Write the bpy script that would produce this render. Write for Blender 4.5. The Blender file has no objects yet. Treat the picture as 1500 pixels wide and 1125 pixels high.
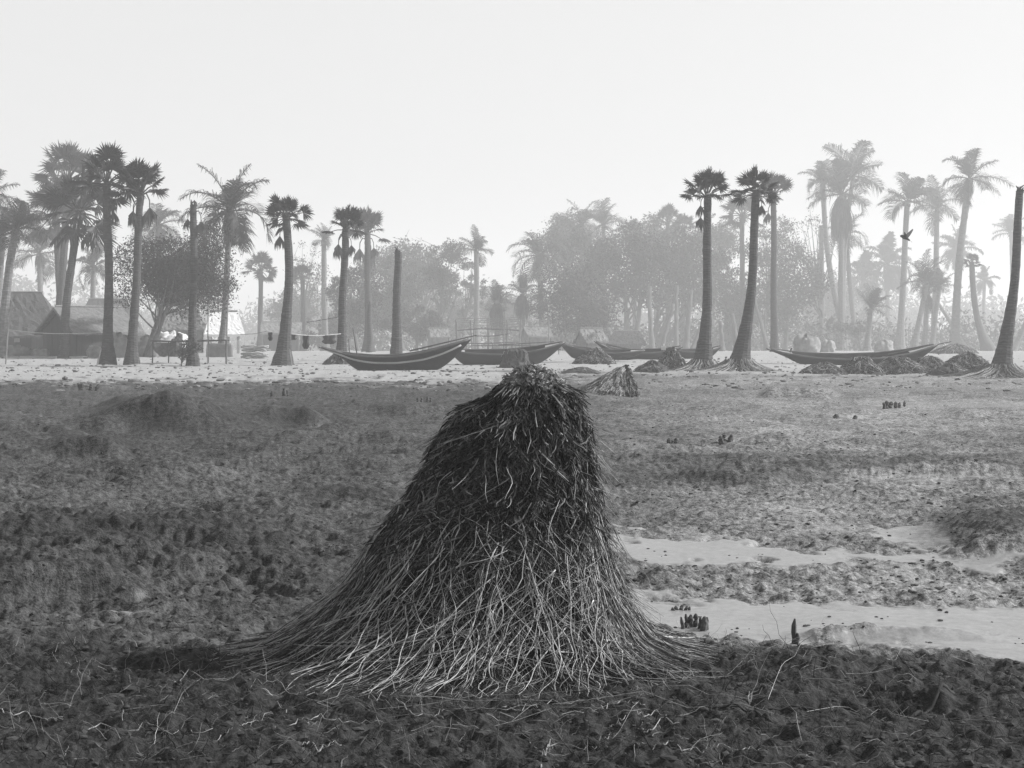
import bpy, math, random
import numpy as np
from math import radians, pi, sin, cos

rng = np.random.default_rng(7)
random.seed(7)
F, U0, V0, EYE = 2400.0, 750.0, 480.0, 1.6          # focal length in photo pixels, eye line, eye height
scene = bpy.context.scene
COL = scene.collection

# ------------------------------------------------------------------ noise
_perm = np.random.default_rng(3).permutation(4096).astype(np.int64)
_ang = np.random.default_rng(4).random(4096) * 2 * pi
_gx, _gy = np.cos(_ang), np.sin(_ang)
def perlin(x, y, seed=0):
    x = np.asarray(x, float) + seed * 17.31; y = np.asarray(y, float) + seed * 9.17
    xi = np.floor(x).astype(np.int64); yi = np.floor(y).astype(np.int64)
    xf = x - xi; yf = y - yi
    u = xf * xf * xf * (xf * (xf * 6 - 15) + 10); v = yf * yf * yf * (yf * (yf * 6 - 15) + 10)
    def g(i, j, dx, dy):
        h = _perm[(_perm[(xi + i) & 4095] + yi + j) & 4095]
        return _gx[h] * dx + _gy[h] * dy
    a = g(0, 0, xf, yf); b = g(1, 0, xf - 1, yf); c = g(0, 1, xf, yf - 1); d = g(1, 1, xf - 1, yf - 1)
    return 1.5 * ((a + u * (b - a)) + v * ((c + u * (d - c)) - (a + u * (b - a))))
def fbm(x, y, oct=4, seed=0, gain=.5):
    s = 0; a = 1.0; f = 1.0
    for o in range(oct):
        s = s + a * perlin(np.asarray(x) * f, np.asarray(y) * f, seed + o * 5); a *= gain; f *= 2.03
    return s
def sstep(a, b, x):
    t = np.clip((np.asarray(x, float) - a) / (b - a), 0, 1); return t * t * (3 - 2 * t)

# ------------------------------------------------------------------ picture pixel <-> place
def P(px, pv, d): return np.array([(px - U0) * d / F, d, EYE - (pv - V0) * d / F])
def D(pv): return EYE * F / (pv - V0)                 # distance of flat ground seen at pixel row pv

def FAR(d): return d if d < 88 else 88 + (d - 88) * 2.4   # the ground falls away behind the beach: the groves stand well back
# ------------------------------------------------------------------ terrain
SCARPS = [  # x range, edge row, height, how far the raised ground runs back (rows)
    (-80, 200, 889, .13, 70), (-40, 430, 803, .07, 26), (10, 430, 830, .06, 26), (80, 175, 676, .13, 22),
    (375, 470, 627, .16, 12), (180, 330, 716, .05, 12), (455, 575, 742, .07, 18), (840, 1010, 698, .06, 36),
    (1000, 1560, 708, .07, 40), (1120, 1220, 585, .16, 9), (1405, 1560, 812, .07, 70), (1180, 1315, 936, .05, 12),
    (1325, 1425, 938, .04, 7), (930, 1000, 863, .05, 16), (480, 640, 652, .07, 10), (-60, 260, 640, .09, 10),
    (1150, 1420, 1050, .05, 30), (540, 680, 612, .10, 8), (-80, 120, 728, .05, 12), (1395, 1520, 612, .05, 8)]
def uv(x, y):
    y = np.maximum(y, 1.0)
    return U0 + F * x / y, V0 + F * EYE / y
def base_h(x, y):
    return np.interp(y, [0, 88, 110, 155, 285, 480, 700, 1300], [0, 0, -.10, -.62, -2.45, -5.0, -7.5, -8.0])
def front_edge(u):                                   # far edge of the dark foreground mud
    return np.interp(u, [-200, 0, 300, 420, 600, 880, 985, 1100, 1250, 1500, 1900], [938, 938, 942, 950, 960, 935, 932, 950, 966, 988, 1010])
def macro_h(x, y):
    x = np.asarray(x, float); y = np.asarray(y, float)
    u, v = uv(x, y)
    wob = 10 * fbm(x / 2.2 + 3, y / 2.2, 3, 11)
    h = base_h(x, y) + .05 * fbm(x / 6, y / 9, 3, 1) * sstep(7, 14, y) + feat_h(x, y, u, v, wob)
    fe = front_edge(u) + wob * 1.2
    h = h + .06 * sstep(0, 22, v - fe)
    h = h + .05 * sstep(14, 17, y) * (1 - sstep(44, 50, y))
    h = h + .10 * sstep(46, 54, y) * (1 - sstep(90, 130, y))
    return h
def feat_h(x, y, u, v, wob):
    bd = D(634); h = .44 * (1 + .22 * fbm(x / .5, y / .5, 3, 151)) * np.exp(-np.abs(((x - (252 - U0) * bd / F) + .25 * wob / 10) / .95) ** 2.6 - np.abs((y - bd) / .8) ** 3)
    for (x0, x1, ve, H, L) in SCARPS:
        k = (ve - V0) / 300
        e = ve + wob * k * 1.1 - v + 2 * k
        w = sstep(x0 - 40 * k, x0 + 45 * k, u) * (1 - sstep(x1 - 45 * k, x1 + 40 * k, u))
        h = h + 1.5 * H * w * sstep(0, 4 * k + 1.0, e) * np.exp(-np.maximum(e - 4 * k, 0) / L)
    for (bu, bv, su, sd, H) in [(330, 630, 90, .9, .16), (180, 598, 26, .8, .2), (1130, 655, 40, .8, .14), (1480, 790, 70, 1.6, .10),
                                (140, 690, 35, .5, -.14), (300, 720, 60, .5, -.05), (620, 760, 70, 1., .05), (420, 630, 25, .5, -.14),
                                (1245, 1040, 55, .22, -.06), (1330, 1052, 40, .14, -.04), (1160, 1010, 60, .2, .05), (130, 555, 60, 3, .05)]:
        bd = D(bv); bx = (bu - U0) * bd / F
        h = h + H * np.exp(-((x - bx) / (su * bd / F)) ** 2 - ((y - bd) / sd) ** 2)
    return h
def TZ(x, y): return float(macro_h(np.array([x]), np.array([y]))[0])

def masks(x, y):
    u, v = uv(x, y)
    n1 = fbm(x / 1.3, y / 1.3, 4, 21); n2 = fbm(x / .35, y / .5, 3, 31); n3 = fbm(x / 4, y / 6, 3, 41)
    sc = np.clip((v - V0) / 300, .05, 3)
    wv = v + 16 * sc * n1 + 9 * sc * n2
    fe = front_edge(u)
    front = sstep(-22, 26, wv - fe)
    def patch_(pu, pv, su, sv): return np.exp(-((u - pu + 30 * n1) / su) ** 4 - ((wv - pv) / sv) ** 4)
    mud_and_shade = np.maximum.reduce([patch_(240, 618, 115, 22), patch_(60, 872, 150, 24), .8 * patch_(180, 795, 240, 40), .4 * patch_(1180, 697, 380, 16), .7 * patch_(430, 618, 70, 12), .7 * patch_(130, 662, 60, 16), .25 * patch_(950, 650, 110, 14), .7 * patch_(520, 738, 70, 9), .5 * patch_(1460, 770, 110, 40)])  # dark wet mud, with the shade of hump and ledge faces painted in
    front = np.maximum(front, np.clip(mud_and_shade * (1.15 + .7 * n2), 0, .95))
    dry = sstep(43.5, 51.5, y + 4.5 * n1 + 3.5 * n2 + 2 * n3 - 5 * sstep(700, 900, u) * (1 - sstep(900, 1500, u)) - 3 * sstep(1000, 1400, u))
    patch = sstep(1150, 1350, u) * .55 * sstep(80, 55, y)
    dry = dry * (1 - patch * sstep(-.2, .5, n3 + .3 * n1))
    dry = dry * (1 - .5 * sstep(560, 1000, u) * (.6 + .4 * sstep(-.3, .4, n1)) * sstep(62, 50, y))
    wet = np.zeros_like(u)
    def band(us, top, bot, soft=15):
        wv = v + 6 * sc * n1 + 8 * sc * n2
        t = np.interp(u, us, top); b = np.interp(u, us, bot)
        s2 = soft * sc * .7
        return sstep(0, s2, wv - t) * sstep(0, s2, b - wv) * sstep(us[0], us[0] + 30, u) * (1 - sstep(us[-1] - 10, us[-1], u))
    wet = np.maximum(wet, band([870, 940, 1100, 1250, 1500, 1900], [786, 789, 792, 806, 818, 830], [804, 823, 827, 828, 834, 848], 8))
    wet = np.maximum(wet, band([900, 960, 1100, 1300, 1500, 1900], [858, 866, 872, 880, 886, 890], [927, 932, 940, 948, 980, 1014], 11))
    wet = np.maximum(wet, band([1265, 1290, 1340, 1375, 1400], [776, 770, 766, 770, 790], [784, 790, 804, 812, 804], 6))
    wet = np.maximum(wet, .8 * band([870, 900, 960], [758, 760, 766], [770, 774, 772], 7))
    wet = np.maximum(wet, .8 * band([120, 150, 200, 240], [892, 890, 888, 890], [895, 898, 897, 893], 5))
    wet = np.maximum(wet, .35 * band([-300, 0, 300, 480], [920, 922, 924, 930], [944, 944, 946, 948]))
    wet = np.maximum(wet, .35 * sstep(.3, .6, n1 + .5 * n3) * sstep(880, 1100, u) * sstep(640, 700, v) * (1 - sstep(900, 940, v)))
    wet = np.maximum(wet, .3 * band([1250, 1400, 1600], [584, 590, 590], [600, 606, 620]))
    wet = np.maximum(wet, .5 * band([850, 900, 985], [640, 636, 652], [646, 648, 664]))
    wet = wet * (1 - front)
    isl = sstep(.1, .3, n1 + .25 * n2) * band([1160, 1200, 1300, 1450, 1500], [915, 915, 920, 930, 935], [938, 940, 940, 945, 945]) + sstep(.0, .25, n1) * band([1000, 1030, 1120, 1170], [918, 912, 918, 925], [934, 936, 936, 934])
    wet = wet * (1 - .85 * np.clip(isl, 0, 1)) * (1 - sstep(.03, .08, np.abs(feat_h(x, y, u, v, 10 * fbm(x / 2.2 + 3, y / 2.2, 3, 11)))))
    tone = .5 + .35 * n3 + .25 * n1
    right = sstep(700, 1150, u) * (1 - front)
    return front, dry, np.clip(wet, 0, 1), np.clip(tone, 0, 1), right

def masks_right(x, y):
    u, v = uv(x, y); return sstep(700, 1150, u) * (1 - .5 * sstep(640, 700, v) * (1 - sstep(700, 760, v)))
def full_h(x, y, m=None):
    if m is None: m = masks(x, y)
    front, dry, wet, tone, right = m
    u, v = uv(x, y)
    rough = (1 - .8 * dry) * (1 - .97 * wet)
    rug = 1 + .35 * (1 - sstep(380, 520, u)) * sstep(735, 760, v) * (1 - sstep(835, 860, v)) + .15 * front
    a = fbm(x / .9, y / .9, 3, 51); b = fbm(x / .3, y / .3, 3, 61); c = perlin(x / .085, y / .085, 71)
    near = 1 - sstep(9, 16, y)
    e = fbm(x / .035, y / .035, 2, 81) * near
    clod = np.maximum(0, fbm(x / .42, y / .42, 3, 91) - .05)
    vor = np.abs(fbm(x / .16, y / .16, 3, 95))
    m_ = .018 * a + .014 * b + .027 * c * (1 - .85 * sstep(10, 17, y)) + .030 * sstep(12, 18, y) * fbm(x / .55, y / .55, 2, 141) + .007 * e + .014 * clod * (1 - .6 * front) + .030 * vor * (1 - near * .72) * (1 - .7 * sstep(18, 28, y))
    m_ = m_ + .026 * np.abs(fbm(x / .5, y / .5, 4, 131)) * (1 - sstep(420, 560, u)) * sstep(640, 740, v) * (1 - front * .6)
    ter = fbm(x / 1.7 + 9, y / 1.1, 4, 121) * 2.2; fl = np.floor(ter); ter = fl + sstep(.62, 1, ter - fl)
    m_ = m_ + .045 * ter * (1 - front) * (1 - .55 * masks_right(x, y))
    far = .75 + .25 * (1 - sstep(20, 60, y))
    return macro_h(x, y) + m_ * rough * rug * far + 0.032 * dry * fbm(x / 1.1, y / 1.6, 4, 101) + .003 * wet * a

# ------------------------------------------------------------------ materials (the photograph is black and white: greys only)
MATS = {}
def new_mat(name):
    m = bpy.data.materials.new(name); m.use_nodes = True
    nt = m.node_tree; nt.nodes.clear()
    out = nt.nodes.new('ShaderNodeOutputMaterial')
    MATS[name] = m
    return m, nt, out
def N(nt, t, **kw):
    n = nt.nodes.new(t)
    for k, v in kw.items():
        if k in n.inputs: n.inputs[k].default_value = v
        else: setattr(n, k, v)
    return n
def math_(nt, op, a, b=None, c=None, clamp=False):
    n = nt.nodes.new('ShaderNodeMath'); n.operation = op; n.use_clamp = clamp
    for i, q in enumerate((a, b, c)):
        if q is None: continue
        if isinstance(q, (int, float)): n.inputs[i].default_value = q
        else: nt.links.new(q, n.inputs[i])
    return n.outputs[0]
def mixf(nt, f, a, b):
    n = nt.nodes.new('ShaderNodeMix'); n.data_type = 'FLOAT'
    for i, q in ((0, f), (2, a), (3, b)):
        if isinstance(q, (int, float)): n.inputs[i].default_value = q
        else: nt.links.new(q, n.inputs[i])
    return n.outputs[0]
def simple(name, lo, hi, scale=6, rough=.85, stretch=(1, 1, 1), bump=.3, tone=0.0, transl=0.0, spec=.3, detail=5, rings=0):
    """grey material: noise between lo and hi, optional per-piece tone attribute, optional translucency"""
    m, nt, out = new_mat(name)
    L = nt.links.new
    tc = N(nt, 'ShaderNodeTexCoord'); mp = N(nt, 'ShaderNodeMapping'); mp.inputs['Scale'].default_value = stretch
    L(tc.outputs['Object'], mp.inputs['Vector'])
    no = N(nt, 'ShaderNodeTexNoise', Scale=scale, Detail=detail, Roughness=.6); L(mp.outputs[0], no.inputs['Vector'])
    f = math_(nt, 'MULTIPLY_ADD', no.outputs['Fac'], 2.2, -.6, True)
    hgt = no.outputs['Fac']
    if rings:
        wv = N(nt, 'ShaderNodeTexWave', Scale=rings, Distortion=9.0, Detail=3); wv.bands_direction = 'Z'
        L(tc.outputs['Object'], wv.inputs['Vector'])
        f = math_(nt, 'MULTIPLY', f, math_(nt, 'MULTIPLY_ADD', wv.outputs['Fac'], .4, .6))
        hgt = math_(nt, 'ADD', hgt, math_(nt, 'MULTIPLY', wv.outputs['Fac'], .7))
    col = mixf(nt, f, lo, hi)
    if tone:
        at = N(nt, 'ShaderNodeAttribute', attribute_name='tone')
        col = math_(nt, 'MULTIPLY', col, math_(nt, 'MULTIPLY_ADD', at.outputs['Fac'], tone, 1 - tone))
    bs = N(nt, 'ShaderNodeBsdfPrincipled', Roughness=rough); bs.inputs['Specular IOR Level'].default_value = spec
    L(col, bs.inputs['Base Color'])
    if bump:
        bp = N(nt, 'ShaderNodeBump', Strength=bump, Distance=.03); L(hgt, bp.inputs['Height']); L(bp.outputs[0], bs.inputs['Normal'])
    if transl:
        tr = N(nt, 'ShaderNodeBsdfTranslucent'); L(col, tr.inputs['Color'])
        mx = N(nt, 'ShaderNodeMixShader'); mx.inputs[0].default_value = transl
        L(bs.outputs[0], mx.inputs[1]); L(tr.outputs[0], mx.inputs[2]); L(mx.outputs[0], out.inputs['Surface'])
    else: L(bs.outputs[0], out.inputs['Surface'])
    return m

def ground_mat():
    m, nt, out = new_mat('mud_and_sand'); L = nt.links.new
    at = lambda n: N(nt, 'ShaderNodeAttribute', attribute_name=n).outputs['Fac']
    tc = N(nt, 'ShaderNodeTexCoord')
    def noise(scale, detail=6, rough=.6):
        n = N(nt, 'ShaderNodeTexNoise', Scale=scale, Detail=detail, Roughness=rough); L(tc.outputs['Object'], n.inputs['Vector']); return n.outputs['Fac']
    n1, n2, n3 = noise(2.2), noise(17, 7, .72), noise(70, 4, .6)
    cmb = math_(nt, 'ADD', math_(nt, 'MULTIPLY', n1, .22), math_(nt, 'ADD', math_(nt, 'MULTIPLY', n2, .78), math_(nt, 'MULTIPLY_ADD', n3, .3, -.15)))
    f = math_(nt, 'MULTIPLY_ADD', cmb, 4.6, -1.8, True)
    midm = mixf(nt, f, MUD[0], MUD[1])
    midm = math_(nt, 'MULTIPLY', midm, math_(nt, 'MULTIPLY_ADD', at('tone'), .7, .65))
    midm = mixf(nt, math_(nt, 'MULTIPLY', at('right'), .8), midm, math_(nt, 'MULTIPLY', midm, MUDR))
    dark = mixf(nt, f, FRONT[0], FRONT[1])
    wetc = mixf(nt, f, WETC[0], WETC[1])
    sand = mixf(nt, f, SANDC[0], SANDC[1])
    # light crust flecks
    fl = math_(nt, 'MULTIPLY_ADD', n2, 9.0, -5.6, True)
    midm = mixf(nt, math_(nt, 'MULTIPLY', fl, .5), midm, .22)
    c = mixf(nt, at('wet'), midm, wetc)
    c = mixf(nt, at('dry'), c, sand)
    c = mixf(nt, at('front'), c, dark)  # foreground mud and the painted ledge shade share this dark colour
    bs = N(nt, 'ShaderNodeBsdfPrincipled'); L(c, bs.inputs['Base Color'])
    L(mixf(nt, at('wet'), mixf(nt, at('front'), .9, .75), .38), bs.inputs['Roughness'])
    L(mixf(nt, at('wet'), .14, .5), bs.inputs['Specular IOR Level'])
    bp = N(nt, 'ShaderNodeBump', Distance=.02)
    L(math_(nt, 'ADD', n2, math_(nt, 'MULTIPLY', n3, .6)), bp.inputs['Height'])
    L(mixf(nt, at('wet'), mixf(nt, at('dry'), .9, .4), .06), bp.inputs['Strength'])
    L(bp.outputs[0], bs.inputs['Normal']); L(bs.outputs[0], out.inputs['Surface'])
    return m
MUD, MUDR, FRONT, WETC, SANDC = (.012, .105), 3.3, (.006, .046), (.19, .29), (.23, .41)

# ------------------------------------------------------------------ mesh builder
class MB:
    def __init__(s): s.v = []; s.f = []; s.t = []; s.n = 0
    def add(s, v, f, tone=.5):
        v = np.asarray(v, float).reshape(-1, 3)
        if len(v) == 0: return
        s.v.append(v)
        s.t.append(np.broadcast_to(np.asarray(tone, float), (len(v),)) if np.ndim(tone) < 1 or len(np.atleast_1d(tone)) == 1 else np.asarray(tone, float))
        for a in (f if isinstance(f, (list, tuple)) and len(f) and isinstance(f[0], np.ndarray) and f[0].ndim == 2 else [np.asarray(f)]):
            if len(a): s.f.append(np.asarray(a) + s.n)
        s.n += len(v)
    def strands(s, Pts, R, k=3, tone=.5, closed_tip=False):
        Pts = np.asarray(Pts, float); S, n, _ = Pts.shape
        R = np.asarray(R, float)
        if R.ndim == 0: R = np.full((S, n), float(R))
        elif R.ndim == 1: R = np.repeat(R[:, None], n, 1) if len(R) == S else np.repeat(R[None, :], S, 0)
        T = np.gradient(Pts, axis=1); T /= np.linalg.norm(T, axis=2, keepdims=True) + 1e-9
        ref = np.where(np.abs(T[..., 2:3]) > .9, np.array([1., 0, 0]), np.array([0, 0, 1.]))
        ref = np.repeat(ref[:, :1], n, 1)
        A = np.cross(T, ref); A /= np.linalg.norm(A, axis=2, keepdims=True) + 1e-9
        B = np.cross(T, A)
        an = np.arange(k) * 2 * pi / k
        V = Pts[:, :, None, :] + R[:, :, None, None] * (np.cos(an)[None, None, :, None] * A[:, :, None, :] + np.sin(an)[None, None, :, None] * B[:, :, None, :])
        idx = np.arange(S * n * k).reshape(S, n, k)
        a = idx[:, :-1, :]; b = np.roll(idx, -1, 2)[:, :-1, :]; c = np.roll(idx, -1, 2)[:, 1:, :]; d = idx[:, 1:, :]
        q = np.stack([a, b, c, d], -1).reshape(-1, 4)
        fs = [q]
        if k >= 4 or closed_tip:
            if k == 4: fs += [idx[:, 0, ::-1].reshape(-1, 4), idx[:, -1, :].reshape(-1, 4)]
            else: fs += [idx[:, 0, ::-1].reshape(-1, k), idx[:, -1, :].reshape(-1, k)]
        tn = np.asarray(tone, float)
        if tn.ndim == 1: tn = np.repeat(tn, n * k)
        s.add(V.reshape(-1, 3), fs, tn)
    def tube(s, pts, R, k=8, tone=.5):
        pts = np.asarray(pts, float)
        R = np.asarray(R, float)
        if R.ndim == 0: R = np.full(len(pts), float(R))
        s.strands(pts[None], R[None], k, tone, True)
    def bar(s, a, b, r, k=6, tone=.5): s.tube(np.linspace(a, b, 3), r, k, tone)
    def box(s, c, sz, rz=0, tone=.5):
        x, y, z = np.asarray(sz) / 2
        v = np.array([[i * x, j * y, k * z] for i in (-1, 1) for j in (-1, 1) for k in (-1, 1)])
        R = np.array([[cos(rz), -sin(rz), 0], [sin(rz), cos(rz), 0], [0, 0, 1]])
        s.add(v @ R.T + np.asarray(c), np.array([[0, 1, 3, 2], [4, 6, 7, 5], [0, 4, 5, 1], [2, 3, 7, 6], [0, 2, 6, 4], [1, 5, 7, 3]]), tone)
    def grid(s, V, tone=.5, wrap=False):
        n, m, _ = V.shape
        idx = np.arange(n * m).reshape(n, m)
        if wrap: j2 = np.roll(idx, -1, 1); a, b, c, d = idx[:-1], j2[:-1], j2[1:], idx[1:]
        else: a, b, c, d = idx[:-1, :-1], idx[:-1, 1:], idx[1:, 1:], idx[1:, :-1]
        s.add(V.reshape(-1, 3), np.stack([a, b, c, d], -1).reshape(-1, 4), tone)
    def mesh(s, name, origin=(0, 0, 0), smooth=False):
        me = bpy.data.meshes.new(name)
        V = np.concatenate(s.v) - np.asarray(origin); T = np.concatenate(s.t)
        me.vertices.add(len(V)); me.vertices.foreach_set('co', V.astype(np.float32).ravel())
        lo = np.concatenate([f.ravel() for f in s.f]); sz = np.concatenate([np.full(len(f), f.shape[1]) for f in s.f])
        me.loops.add(len(lo)); me.loops.foreach_set('vertex_index', lo.astype(np.int32))
        me.polygons.add(len(sz)); st = np.concatenate([[0], np.cumsum(sz)[:-1]])
        me.polygons.foreach_set('loop_start', st.astype(np.int32))
        me.update(calc_edges=True); me.validate()
        if len(me.vertices) == len(T):
            a = me.attributes.new('tone', 'FLOAT', 'POINT'); a.data.foreach_set('value', T.astype(np.float32))
        me.polygons.foreach_set('use_smooth', [smooth] * len(me.polygons))
        return me
    def build(s, name, mat, parent=None, origin=None, smooth=False):
        if origin is None: origin = ORI.get(parent.name, (0, 0, 0)) if parent else (0, 0, 0)
        me = s.mesh(name, origin, smooth); me.materials.append(MATS[mat])
        o = bpy.data.objects.new(name, me); COL.objects.link(o)
        if parent: o.parent = parent; ORI[o.name] = origin
        else: o.location = origin
        return o
ORI = {}
def tag(o, label=None, cat=None, group=None, kind=None):
    for k, v in (('label', label), ('category', cat), ('group', group), ('kind', kind)):
        if v: o[k] = v
    return o
def thing(name, label, cat, loc, group=None):
    o = bpy.data.objects.new(name, None); COL.objects.link(o); o.location = loc; o.empty_display_size = .2
    ORI[o.name] = tuple(loc)
    return tag(o, label, cat, group)
def inst(name, me, parent, loc, rot=(0, 0, 0), sc=1):
    o = bpy.data.objects.new(name, me); COL.objects.link(o); o.parent = parent
    o.location = loc; o.rotation_euler = rot; o.scale = (sc,) * 3 if np.ndim(sc) == 0 else sc
    return o

# ------------------------------------------------------------------ ground sheet
def build_ground():
    rows = np.concatenate([np.array([-14, -8, -3, 0, 2, 3.4]), EYE * F / (np.arange(1345, 1135, -2.2) - V0), EYE * F / (np.arange(1135, 501, -.95) - V0), np.geomspace(186, 1200, 34)])
    cin = np.arange(-.335, .3351, 1.45 / F)
    cout = .335 + np.concatenate([np.linspace(.004, .12, 24), np.linspace(.14, .75, 20)])
    s = np.concatenate([-cout[::-1], cin, cout])
    W = np.where(rows > 4.6, rows, 4.6 + (4.6 - rows) * .5)
    Y = np.repeat(rows[:, None], len(s), 1); X = W[:, None] * s[None, :]
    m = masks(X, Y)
    Z = full_h(X, Y, m)
    mb = MB(); mb.grid(np.stack([X, Y, Z], -1)[:, ::1])
    o = mb.build('ground', 'mud_and_sand', smooth=True)
    me = o.data
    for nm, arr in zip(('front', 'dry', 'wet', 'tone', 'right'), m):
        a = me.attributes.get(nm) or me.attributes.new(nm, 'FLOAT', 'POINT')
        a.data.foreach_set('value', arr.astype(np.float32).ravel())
    tag(o, kind='structure')
    o['label'] = 'grey mud flat with pale sand strip, wet channels and clods'
    return o

# ------------------------------------------------------------------ palm crowns (unit radius)
def fan_crown(seed, n=30, lo=-22, hi=82, ray=.52):
    r = np.random.default_rng(seed); mb = MB()
    for i in range(n):
        az = i * 2.39996 + r.normal(0, .25); el = radians(lo + (hi - lo) * ((i + .5) / n) ** .85 + r.normal(0, 6))
        Dv = np.array([cos(el) * cos(az), cos(el) * sin(az), sin(el)])
        pl = r.uniform(.44, .64); c = Dv * pl; c[2] -= .05 * (1 - sin(el))
        mb.tube([[0, 0, -.05], c * .55 + [0, 0, .02], c], [.022, .016, .012], 4, .6)
        S = np.cross(Dv, [0, 0, 1.]); S /= np.linalg.norm(S) + 1e-6; Nn = np.cross(S, Dv)
        ro = r.normal(0, .5); S2 = cos(ro) * S + sin(ro) * Nn; N2 = -sin(ro) * S + cos(ro) * Nn
        ns = 25; R = ray * r.uniform(.85, 1.1); al = np.linspace(-1.85, 1.85, ns) + r.normal(0, .03, ns)
        da = 3.7 / ns * .62
        dirs = np.cos(al)[:, None] * Dv + np.sin(al)[:, None] * S2 + (.18 * np.cos(al * 2) - .12 + .1 * (np.arange(ns) % 2))[:, None] * N2
        dl = np.cos(al - da)[:, None] * Dv + np.sin(al - da)[:, None] * S2; dr = np.cos(al + da)[:, None] * Dv + np.sin(al + da)[:, None] * S2
        Ls = R * (1 - .28 * (np.abs(al) / 1.85) ** 2) * r.uniform(.9, 1.1, ns)
        tip = c + dirs * Ls[:, None]; tip[:, 2] -= .10 * Ls * r.uniform(.3, 1.6, ns)
        ml = c + dl * Ls[:, None] * .56; mr = c + dr * Ls[:, None] * .56
        mid = (ml + mr) / 2 + N2 * .03
        V = np.stack([np.repeat(c[None], ns, 0), ml, mid, mr, tip], 1).reshape(-1, 3)
        b = np.arange(ns)[:, None] * 5
        f = np.concatenate([b + [0, 2, 1], b + [0, 3, 2], b + [1, 2, 4], b + [2, 3, 4]])
        mb.add(V, f, r.uniform(.25, .8))
    # leaf-base boss
    mb.tube([[0, 0, -.34], [0, 0, -.15], [0, 0, .06]], [.075, .10, .06], 8, .4)
    return mb.mesh('fan_crown')
def coco_crown(seed, n=24, bend=1.5, lo=-45, hi=85, up=0.0, sway=0.0, lw=.0095):
    r = np.random.default_rng(seed); mb = MB(); m = 14
    for i in range(n):
        az = i * 2.39996 + r.normal(0, .3); q = (i + .5) / n
        el0 = radians(lo + (hi - lo) * q ** .8 + r.normal(0, 7)); L = r.uniform(.7, 1.15) * (1 - .12 * abs(q - .5))
        t = np.linspace(0, 1, m); el = el0 - bend * t ** 1.5 * (.55 + .45 * cos(el0)) * r.uniform(.45, 1.5) + up * t
        el = np.maximum(el, -1.5)
        st = np.stack([np.cos(el) * cos(az) - sway * t, np.cos(el) * sin(az), np.sin(el)], -1) * L / m
        pts = np.cumsum(st, 0) - st[0]
        mb.strands(pts[None], np.linspace(.016, .004, m)[None], 4, .9)
        T = st / np.linalg.norm(st, axis=1, keepdims=True)
        S = np.array([-sin(az), cos(az), 0.]); tone = r.uniform(.2, .85)
        k = 34; tt = np.linspace(.12, .99, k)
        pp = np.stack([np.interp(tt, t, pts[:, j]) for j in range(3)], -1); Tt = np.stack([np.interp(tt, t, T[:, j]) for j in range(3)], -1)
        Nn = np.cross(S[None], Tt); Nn *= np.sign(Nn[:, 2:3] + 1e-6)
        for sd in (-1, 1):
            ll = .38 * (np.sin(pi * (.12 + .86 * tt)) ** .6) * r.uniform(.8, 1.15, k)
            d1 = Tt * .55 + sd * S * .75 + Nn * r.normal(.12, .12, (k, 1)); d1 /= np.linalg.norm(d1, axis=1, keepdims=True)
            d2 = d1 * .7 + np.array([0, 0, -.8]) * r.uniform(.2, 1.3, (k, 1))
            a = pp; b = pp + d1 * ll[:, None] * .5; c = b + d2 * ll[:, None] * .5
            w = np.cross(d1, Nn); w /= np.linalg.norm(w, axis=1, keepdims=True) + 1e-6
            w = w * lw
            V = np.stack([a - w * .6, a + w * .6, b - w, b + w, c], 1).reshape(-1, 3)
            bi = np.arange(k)[:, None] * 5
            mb.add(V, [np.concatenate([bi + [0, 1, 3, 2]]), np.concatenate([bi + [2, 3, 4]])], tone)
    for i in range(7):
        a = r.uniform(0, 6.28); c = np.array([cos(a) * .07, sin(a) * .07, -.07 + r.normal(0, .02)])
        ico(mb, c, .035, .3)
    return mb.mesh('coconut_crown')
_IC = None
def ico(mb, c, rad, tone=.5, jit=0, rr=None):
    global _IC
    if _IC is None:
        p = (1 + 5 ** .5) / 2
        v = np.array([[-1, p, 0], [1, p, 0], [-1, -p, 0], [1, -p, 0], [0, -1, p], [0, 1, p], [0, -1, -p], [0, 1, -p], [p, 0, -1], [p, 0, 1], [-p, 0, -1], [-p, 0, 1]]) / (1 + p * p) ** .5
        f = np.array([[0, 11, 5], [0, 5, 1], [0, 1, 7], [0, 7, 10], [0, 10, 11], [1, 5, 9], [5, 11, 4], [11, 10, 2], [10, 7, 6], [7, 1, 8], [3, 9, 4], [3, 4, 2], [3, 2, 6], [3, 6, 8], [3, 8, 9], [4, 9, 5], [2, 4, 11], [6, 2, 10], [8, 6, 7], [9, 8, 1]])
        _IC = (v, f)
    v, f = _IC
    vv = v * np.asarray(rad)
    if jit: vv = vv * (1 + (rr or rng).normal(0, jit, (12, 1)))
    mb.add(vv + np.asarray(c), f, tone)
def dead_frond_mesh(seed):                            # a hanging dry fan, unit length, hangs from origin down -z
    r = np.random.default_rng(seed); mb = MB()
    mb.tube([[0, 0, .02], [.10, 0, .05], [.19, .02, -.12], [.20, .02, -.34]], [.025, .02, .018, .014], 4, .5)
    c = np.array([.20, .02, -.30]); ns = 26
    for i in range(ns):
        a = (i / (ns - 1) - .5) * 2; L = r.uniform(.35, .7)
        d = np.array([a * .36 + r.normal(0, .04), r.normal(0, .12), -1.]); d /= np.linalg.norm(d)
        tip = c + d * L; mid = c + d * L * .55 + np.array([a * .07, r.normal(0, .03), 0]); w = np.array([.028, r.normal(0, .01), 0])
        mb.add(np.array([c, mid - w, mid + w, tip]), np.array([[0, 1, 2], [1, 3, 2]]), r.uniform(.3, .9))
    return mb.mesh('dead_frond')

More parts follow.
